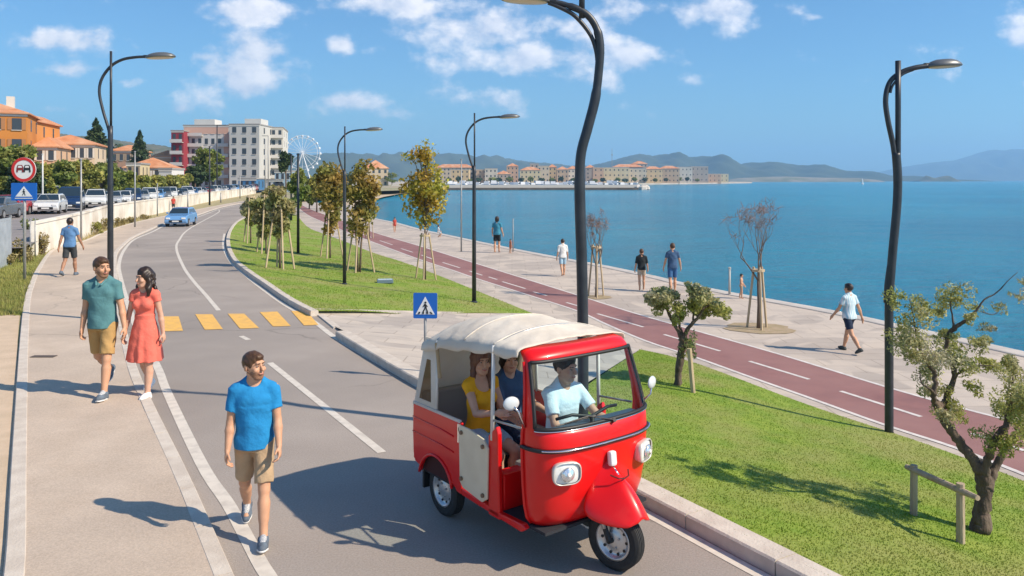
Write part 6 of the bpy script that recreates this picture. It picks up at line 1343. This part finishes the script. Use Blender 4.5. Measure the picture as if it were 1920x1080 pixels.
def building(px0, px1, top, d, label, wm, roof=ROOF, depth=10, floors=3, cols=4, rz=0, zb=.0, grp=None, rh=1.6, name='house', shut=SHUT, fh=None, balc=None, side=True, cornice=True):
    X = ((px0 + px1) / 2 - 960) / F * d; W = (px1 - px0) / F * d; Ht = (H - zb) - (top - HOR) / F * d
    root = empty(name, (X, d, zb), rz, label, 'building', grp); hh = Ht - (rh if roof == ROOF else 0)
    MB().box(-W / 2, W / 2, 0, depth, -1.5, hh).build('wall', wm, root)
    if roof == ROOF: hip_roof(root, -W / 2, W / 2, 0, depth, hh, rh, roof, ov=max(.4, W * .02))
    elif roof: MB().box(-W / 2 - .15, W / 2 + .15, -.15, depth + .15, hh, hh + .35).build('roof', roof, root)
    if cornice: MB().box(-W / 2 - .08, W / 2 + .08, -.10, -.003, hh - .35, hh - .02).build('cornice', TRIM, root)
    fh = hh / floors; ww = W / cols
    for i in range(floors):
        for j in range(cols):
            cx_ = -W / 2 + ww * (j + .5); cz_ = fh * (i + .52); w2 = min(.6, ww * .24); h2 = min(.85, fh * .29)
            o = MB().box(cx_ - w2, cx_ + w2, -.04, .02, cz_ - h2, cz_ + h2).build('window', WIN, root)
            if d < 320:
                for s in (-1, 1):
                    mb = MB().box(cx_ + s * w2 * 1.5 - w2 * .45, cx_ + s * w2 * 1.5 + w2 * .45, -.09, -.045, cz_ - h2, cz_ + h2)
                    if shut: mb.build('shutter', shut, o)
                MB().box(cx_ - w2 * 1.1, cx_ + w2 * 1.1, -.16, -.05, cz_ - h2 - .1, cz_ - h2 - .01).build('sill', TRIM, o)
            if side and j < 2:
                for s in (-1, 1): MB().box(s * W / 2 - .03, s * W / 2 + .03, depth * (.3 + .4 * j) - w2, depth * (.3 + .4 * j) + w2, cz_ - h2, cz_ + h2).build('window', WIN, root)
    if balc:
        for (c0, c1, fl) in balc:
            for i in fl:
                o = MB().box(-W / 2 + ww * c0, -W / 2 + ww * c1, -1.1, 0, fh * i - .02, fh * i + .12).build('balcony', TRIM, root); MB().box(-W / 2 + ww * c0, -W / 2 + ww * c1, -1.12, -1.05, fh * i + .12, fh * i + 1.0).build('railing', M('balcony_front', (.60, .57, .53), rough=.7), o)
    return root, W, hh
d = 115
b1, W_, h_ = building(-95, 40, 186, d, 'tall orange house with white trim and shallow tiled roof at the left edge', wallm('orange', (.62, .235, .045)), depth=14, floors=4, cols=4, zb=.6, rz=R(24), rh=2.0, shut=M('shutter_brown_orange', (.40, .18, .07), rough=.8), balc=[(2, 3, [2])])
MB().box(W_ / 2 - 3.2, W_ / 2 - 2.2, 4, 5, h_ + .4, h_ + 2.9).build('chimney', TRIM, b1)
b2, W_, h_ = building(20, 66, 214, 126, 'orange wing of the house with pale shutters beside the tall orange house', wallm('orange_deep', (.66, .27, .07)), depth=12, floors=4, cols=3, zb=.6, rz=R(14), rh=1.2, shut=SHUTP, balc=[(1, 3, [2])])
building(70, 172, 252, 132, 'long pale house with a sloping orange tiled roof left of the conifer', wallm('cream', (.66, .52, .36)), depth=11, floors=3, cols=7, zb=.6, rz=R(18), rh=1.7, shut=SHUTP)
building(66, 104, 258, 122, 'small peach gabled house between the orange wing and the long pale house', wallm('peach', (.66, .42, .26)), depth=10, floors=3, cols=2, zb=.6, rz=R(18), rh=1.5, shut=SHUTP)
building(210, 258, 272, 210, 'red roofed house on the slope behind the tall street lamp', wallm('brick', (.40, .24, .16)), depth=12, floors=3, cols=4, zb=.6, rz=R(10), rh=1.6)
building(236, 318, 296, 170, 'ochre house with two storeys before the red facade', wallm('ochre', (.66, .36, .13)), depth=10, floors=2, cols=5, zb=.6, rz=R(12), rh=2.2, shut=SHUTP)
building(238, 262, 308, 158, 'yellow cream annex beside the ochre house', wallm('butter', (.66, .54, .32)), roof=ROOFG, depth=8, floors=2, cols=2, zb=.6, rz=R(12))
building(285, 330, 282, 240, 'low house with a broad red roof on the slope by the red facade', wallm('tan', (.48, .33, .22)), depth=12, floors=2, cols=4, zb=.6, rz=R(8), rh=2)
building(298, 322, 318, 160, 'small white kiosk building at the foot of the red facade', wallm('white', (.70, .68, .64)), roof=ROOFG, depth=6, floors=1, cols=2, zb=.6)
WH = wallm('white_warm', (.66, .64, .60)); RD = wallm('dark_red', (.30, .035, .05)); PK = wallm('salmon', (.68, .42, .32))
d = 240
b3, W_, h_ = building(321, 344, 246, d - 4, 'dark red balcony tower at the left of the apartment block', RD, roof=ROOFG, depth=14, floors=5, cols=2, zb=.6, rz=R(0), shut=None, balc=[(0, 2, [1, 2, 3, 4])], name='apartment_building')
b4, W_, h_ = building(344, 430, 236, d, 'white apartment block with grey balcony bands and a salmon top storey', WH, roof=ROOFG, depth=16, floors=6, cols=7, zb=.6, shut=None, balc=[(0, 3, [1, 2, 3, 4, 5]), (5, 7, [1, 2, 3, 4])], name='apartment_building')
MB().box(-W_ / 2 + .3, W_ / 2 - .3, -.06, .0, h_ - 2.4, h_ - .4).build('salmon_band', PK, b4)
for (u0, u1) in ((.88, .99),): MB().box(-W_ / 2 + W_ * u0, -W_ / 2 + W_ * u1, -.055, .0, 1, h_ - 2.5).build('salmon_panel', PK, b4)
MB().box(-W_ * .35, W_ * .1, 3, 9, h_ + .35, h_ + 2.2).build('roof_room', WH, b4)
b5, W_, h_ = building(430, 486, 234, d - 6, 'broad white windowed end block of the apartments', wallm('grey_white', (.56, .54, .50)), roof=ROOFG, depth=16, floors=6, cols=3, zb=.6, shut=None, name='apartment_building')
MB().box(-W_ * .1, W_ * .45, 3, 10, h_ + .35, h_ + 2.0).build('roof_room', WH, b5)
building(484, 530, 240, d + 6, 'receding pale wing with balconies at the right end of the apartments', wallm('cream_white', (.68, .64, .57)), roof=ROOFG, depth=22, floors=6, cols=4, zb=.6, rz=R(12), shut=None, balc=[(1, 4, [1, 2, 3, 4, 5])], name='apartment_building')
building(447, 480, 336, 205, 'low blue clad pavilion at the foot of the white end block', wallm('blue_shop', (.05, .17, .34)), roof=ROOFG, depth=8, floors=1, cols=3, zb=.6, shut=None, name='pavilion'); building(515, 545, 322, 215, 'pale blue glazed pavilion right of the apartments', wallm('pale_blue', (.40, .52, .60)), roof=ROOFG, depth=8, floors=2, cols=3, zb=.2, shut=None, name='pavilion')
building(480, 530, 338, 215, 'long low white shed behind the young trees', wallm('shed_white', (.6, .6, .6)), roof=ROOFG, depth=8, floors=1, cols=5, zb=.2, shut=None, name='pavilion')
building(684, 728, 300, 420, 'cream villa with a red hipped roof behind the beach', wallm('villa', (.62, .50, .36)), depth=16, floors=3, cols=4, zb=-.2, rh=4.5, rz=R(15), shut=None)
o = MB().box(0, 1, 0, 1, 0, 1).build('garden_wall', wallm('villa_wall', (.60, .52, .42))); o.scale = (18, .6, 1.9); o.location = PD(700, 357, 330); tag(o, 'low pale wall at the back of the beach', 'wall')
# ferris wheel
d = 520; c = PD(567, 286, d); r = 32 / F * d; WSTEEL = M('wheel_white', (.72, .74, .76), rough=.5)
root = empty('ferris_wheel', (c.x, d, -.3), R(12), 'white ferris wheel rising right of the apartment block', 'ferris wheel'); cz = c.z + .3
for s in (-1, 1):
    for rr in (r, r * .86): MB().tube([(rr * math.cos(a), s * .9, cz + rr * math.sin(a)) for a in [2 * math.pi * k / 40 for k in range(41)]], .13, 5, cap=False).build('rim', WSTEEL, root)
    for k in range(20): a = 2 * math.pi * k / 20; MB().tube([(0, s * .5, cz), (r * math.cos(a), s * .9, cz + r * math.sin(a))], .085, 4).build('spoke', WSTEEL, root)
    for t in (-1, 1): MB().tube([(t * r * .55, s * 3, 0), (0, s * 1.2, cz)], .28, 6).build('leg', WSTEEL, root)
MB().tube([(0, -1.6, cz), (0, 1.6, cz)], .6, 12).build('hub', WSTEEL, root)
for k in range(20): a = 2 * math.pi * k / 20; MB().lathe([(.3, -.9), (.75, -.7), (.75, .1), (.5, .5)], 8, Matrix.Translation((r * 1.02 * math.cos(a), 0, cz + r * 1.02 * math.sin(a) - .4))).build('gondola', WSTEEL, root)
# town across the bay
shore = [PD(700, 350, 480), PD(830, 347, 640)]
def atd(px, d, z): return Vector(((px - 960) / F * d, d, z))
def shed(px): return float(np.interp(px, [740, 830, 1200, 1330, 1395, 1620], [560, 700, 860, 1050, 1250, 1900]))
rng = random.Random(12)
town = [(816,888,308,'terra roofed white mansion at the left end of the town','r'),(846,880,318,'cream block in front of the white mansion','f'),(888,912,318,'pale yellow house left of the far lamp shade','f'),(909,932,316,'yellow house with dark windows','f'),(930,958,320,'dark house with a maroon roof','r'),(950,972,306,'house with a small red turret roof','r'),(975,1014,313,'brown block with a maroon roof','r'),(994,1010,307,'white narrow tower block','f'),(1008,1030,311,'cream block beside the white tower','f'),(1028,1044,308,'brick red tower house','r'),(1044,1066,312,'salmon townhouse','r'),(1064,1085,311,'pale salmon townhouse','r'),(1098,1116,309,'red roofed house right of the tall lamp','r'),(1112,1132,314,'yellow house next to the grey block','f'),(1132,1180,314,'long grey stone block','f'),(1150,1206,308,'palace with a pale roof band','r'),(1180,1212,316,'cream townhouse with dark windows','f'),(1208,1242,312,'sandy townhouse','r'),(1238,1274,311,'orange cream townhouse','r'),(1270,1298,313,'dark fronted house near the town end','f'),(1296,1328,312,'large pale house closing the town','f'),(1328,1352,326,'low ruin coloured fort wall','f'),(1350,1366,326,'pinkish square fort tower','f'),(1186,1214,302,'hilltop church building','r')]
pal = [(.60,.50,.37), (.62,.46,.26), (.50,.36,.24), (.62,.56,.47), (.40,.34,.29), (.58,.38,.25), (.62,.52,.33), (.44,.38,.32)]
for i, (x0, x1, t, lab, rf_) in enumerate(town):
    d = shed((x0 + x1) / 2) + (40 if t < 310 else 0) + (i % 3) * 6; W_ = (x1 - x0) / F * d
    building(x0, x1, t, d, lab + ' across the bay', wallm('town_%s' % 'abcdefgh'[i % 8], pal[i % 8]), roof=ROOF if rf_ == 'r' else ROOFG, depth=14, floors=max(2, int((342 - t) / 8)), cols=max(2, int((x1 - x0) / 7)), zb=0, rh=(3.2 if rf_ == 'r' else 0), shut=None, side=False, grp='waterfront houses of the far town')
V = [tuple(atd(x, shed(x) - 14, 0)) for x in (700, 760, 830, 950, 1080, 1200, 1330, 1370, 1395)] + [tuple(atd(1410, 1330, 0)), tuple(atd(1400, 1700, 0)), tuple(atd(1300, 2400, 0)), tuple(atd(700, 2400, 0)), tuple(atd(640, 1200, 0)), tuple(atd(660, 520, 0))]
o = MB().add(V + [(x, y, -3) for x, y, z in V], [tuple(range(len(V)))] + [(i, i + 1, len(V) + i + 1, len(V) + i) for i in range(len(V) - 1)]).build('town_quay', M('quay_pale', (.52, .44, .36), (.38, .33, .27), sc=.05, rough=.9)); o['kind'] = 'structure'
def near_house(x):
    b = min(town, key=lambda t: abs((t[0] + t[1]) / 2 - x)); return ' '.join(b[3].split()[:5])
# trees on the town waterfront
for i in range(26):
    x = 822 + i * 19.5 + rng.uniform(-4, 4)
    if 1078 < x < 1100: continue
    d = shed(x) - 9; root = empty('tree', atd(x, d, 0), 0, 'small dark tree on the far waterfront below the ' + near_house(x), 'tree', 'trees on the far waterfront'); hh = rng.uniform(4, 7)
    MB().tube([(0, 0, 0), (0, 0, hh * .6)], .25, 5).build('trunk', BARK2, root); leaves('crown', [((rng.uniform(-1, 1), 0, hh * .7), (2.6, 2.2, hh * .32), 60) for _ in range(3)], .9, L_GR if i % 2 else L_DK, root, 200 + i, asp=.7)
# mast on the town hill
root = empty('radio_mast', atd(1147.5, 1100, 0), 0, 'thin radio mast standing above the town roofs', 'mast'); hh = 3.1 + (HOR - 279) / F * 1100; MB().tube([(0, 0, 0), (0, 0, hh)], [.5, .25], 6).build('shaft', GALV, root); MB().box(-.8, .8, -.5, .5, hh * .8, hh * .84).build('platform', GALV, root)
# pier with moored boats
pa = [atd(735, 385, 0), atd(1195, 395, 0)]
zt = -.55
V = [(pa[0].x, 382, zt), (pa[1].x, 392, zt), (pa[1].x + 1, 402, zt), (pa[0].x, 392, zt)]
o = MB().add(V + [(x, y, -3) for x, y, z in V], [(0, 1, 2, 3), (0, 1, 5, 4), (1, 2, 6, 5), (2, 3, 7, 6), (3, 0, 4, 7)]).build('pier', M('pier_stone', (.10, .075, .055), (.16, .12, .09), sc=.3, rough=.95)); tag(o, 'long low dark stone pier reaching across the bay', 'pier')
o = MB().box(0, 1, 0, 1, 0, 1).build('parapet', M('parapet_pale', (.60, .56, .50), rough=.9), o); o.matrix_world = Matrix.Translation((pa[0].x, 384, zt)) @ Matrix.Rotation(math.atan2(10, pa[1].x - pa[0].x), 4, 'Z') @ Matrix.Diagonal(((pa[1] - pa[0]).length, .8, 1.5, 1))
root = empty('breakwater', (pa[1].x + 2, 396, 0), 0, 'pale rounded rubble head at the right tip of the pier', 'breakwater')
for k in range(9): a = rng.uniform(0, 6.28); MB().lathe([(.1, -2.2), (2.2, -1.5), (1.9, -.2), (.9, .6), (.05, .75)], 7, Matrix.Translation((math.cos(a) * 2.4, math.sin(a) * 2.2, rng.uniform(-.3, .2)))).build('boulder', M('boulder_pale', (.62, .57, .50), (.5, .45, .4), sc=.8, rough=.95), root)
bproto = None
def boat(loc, rz, sc, cab):
    global bproto
    if bproto is None:
        root = empty('motor_boat', group=None); V = []; st = [(-3, 1.0, 1.0), (-1.5, 1.15, 1.0), (.5, 1.15, 1.05), (2.2, .8, 1.2), (3.4, .03, 1.4)]
        for (x, w_, z) in st: V += [(x, -w_, z), (x, -w_ * .6, .1), (x, 0, -.25), (x, w_ * .6, .1), (x, w_, z)]
        Fc = [(5 * i + k, 5 * i + k + 1, 5 * i + k + 6, 5 * i + k + 5) for i in range(4) for k in range(4)] + [(0, 1, 2, 3, 4)] + [(5 * i, 5 * i + 5, 5 * i + 9, 5 * i + 4) for i in range(4)]
        MB().add(V, Fc).build('hull', M('hull_white', (.72, .73, .74), rough=.3), root); MB().add([(-1.2, -.8, 1.0), (1.2, -.7, 1.05), (1.2, .7, 1.05), (-1.2, .8, 1.0), (-1.0, -.65, 2.1), (.5, -.6, 2.1), (.5, .6, 2.1), (-1, .65, 2.1)], [(0, 1, 5, 4), (1, 2, 6, 5), (2, 3, 7, 6), (3, 0, 4, 7), (4, 5, 6, 7)]).build('cabin', M('cabin_white', (.7, .7, .7), rough=.4), root)
        MB().box(-.8, .3, -.78, .78, 1.45, 1.85).build('cabin_window', WIN, root); MB().box(-3.0, -1.3, -.9, .9, 1.02, 1.25).build('cover', M('boat_cover', (.04, .13, .26), rough=.8), root); bproto = root; c = root
    else: c = copy_tree(bproto)
    c.location = loc; c.rotation_euler = (0, 0, rz); c.scale = (sc,) * 3; tag(c, 'small white motor boat moored behind the pier below the ' + cab, 'boat', 'boats moored behind the pier'); return c
for i in range(40):
    x = 832 + i * 9.2 + rng.uniform(-2, 2); boat((atd(x, 412 + (i % 3) * 8, 0)).to_tuple()[:2] + (ZS + .3,), R(90 + rng.uniform(-25, 25)), rng.uniform(1.3, 2.1), near_house(x))
root = empty('harbour_marker', PD(1617, 346, 900).to_tuple()[:2] + (ZS,), 0, 'white conical marker buoy far out on the sea', 'buoy'); MB().lathe([(1.4, 0), (1.6, 1), (.8, 1.6), (.6, 5), (.02, 7)], 12).build('body', M('buoy_white', (.75, .75, .75), rough=.5), root)
# ------------------------------------------------------------ hills
def ridge(name, prof, d, depth, base, mat, seed, rough_=.10, label=None, nz=14):
    rs = random.Random(seed); xs = np.arange(prof[0][0], prof[-1][0] + 1, 4.0); py = np.interp(xs, [p[0] for p in prof], [p[1] for p in prof]); V = []; Fc = []; n = len(xs)
    ph = [rs.uniform(0, 6.28) for _ in range(8)]
    for j in range(nz + 1):
        t = j / nz; y = d - depth * (1 - t) if t <= 1 else d
        for i, x in enumerate(xs):
            hgt = (H - base) - (py[i] - HOR) / F * d; X = (x - 960) / F * d
            f_ = math.sin(t * math.pi / 2) ** 1.2
            wob = 0 if t in (0, 1) else (math.sin(X * .012 + ph[0] + y * .004) + math.sin(X * .027 + ph[1] - y * .01) + .7 * math.sin(X * .051 + ph[2] + y * .02)) * rough_ * hgt * math.sin(t * math.pi)
            jit = math.sin(i * 1.7 + ph[3]) * math.sin(i * .63 + ph[4]) * .015 * hgt if t > .5 else 0
            V.append((X, y, base + max(0, hgt * f_ + wob + jit)))
    for i, x in enumerate(xs): V.append(((x - 960) / F * d, d + depth, base))
    for j in range(nz + 1):
        for i in range(n - 1): a = j * n + i; Fc.append((a, a + 1, a + n + 1, a + n))
    o = mesh(name, V, Fc, mat, smooth=True); o['kind'] = 'structure'; return o
HG = M('hill_green', (.045, .065, .025), (.10, .10, .045), sc=.012, rough=1, c3=(.17, .14, .09), sc3=.03, detail=10)
HB_ = M('hill_forest', (.03, .05, .025), (.06, .075, .035), sc=.004, rough=1, detail=8)
ridge('hills', [(-400,250),(60,238),(110,250),(160,258),(215,262),(255,268),(300,272),(340,280),(420,300),(560,330)], 1500, 500, 0, HG, 1)
ridge('hills', [(560,300),(600,290),(640,286),(680,290),(720,294),(760,290),(815,288),(840,288),(900,295),(950,298),(1000,304),(1060,310),(1100,314),(1140,303),(1180,292),(1200,289),(1220,293),(1250,288),(1280,299),(1318,292),(1345,300),(1372,310),(1410,304),(1450,308),(1500,312),(1560,318),(1610,326),(1660,331),(1700,336)], 4200, 900, ZS - 1, HB_, 2)
ridge('mountains', [(1600,330),(1650,325),(1700,312),(1750,304),(1790,302),(1820,292),(1850,282),(1880,285),(1920,284),(2000,278),(2300,290),(2600,320)], 9000, 2000, ZS - 1, HB_, 3)
ridge('island', [(1716,339),(1728,334),(1735,329),(1745,333),(1752,334),(1765,331),(1775,330),(1790,338)], 3000, 60, ZS - 1, HG, 4, nz=6)
ridge('headland', [(1360,338),(1380,334),(1420,332),(1480,331),(1540,333),(1600,334),(1640,337)], 2300, 80, ZS - 1, M('headland_pale', (.26, .24, .20), (.12, .14, .09), sc=.02, rough=1), 5, nz=6)
# ------------------------------------------------------------ the air
hz = MB().box(-12000, 12000, -250, 11500, -2.6, 460).build('haze', None) if False else None
me = bpy.data.meshes.new('haze'); mb = MB().box(-9000, 9000, -120, 11600, -3.2, 470); me.from_pydata(mb.V, [], mb.F); hzo = bpy.data.objects.new('haze', me); link(hzo)
hm = bpy.data.materials.new('air_haze'); hm.use_nodes = True; t = hm.node_tree; t.nodes.remove(t.nodes['Principled BSDF']); pv = t.nodes.new('ShaderNodeVolumePrincipled'); pv.inputs['Color'].default_value = (.42, .70, 1.0, 1); pv.inputs['Density'].default_value = .00016; pv.inputs['Anisotropy'].default_value = .2
t.links.new(pv.outputs[0], t.nodes['Material Output'].inputs['Volume']); me.materials.append(hm); hzo['kind'] = 'stuff'
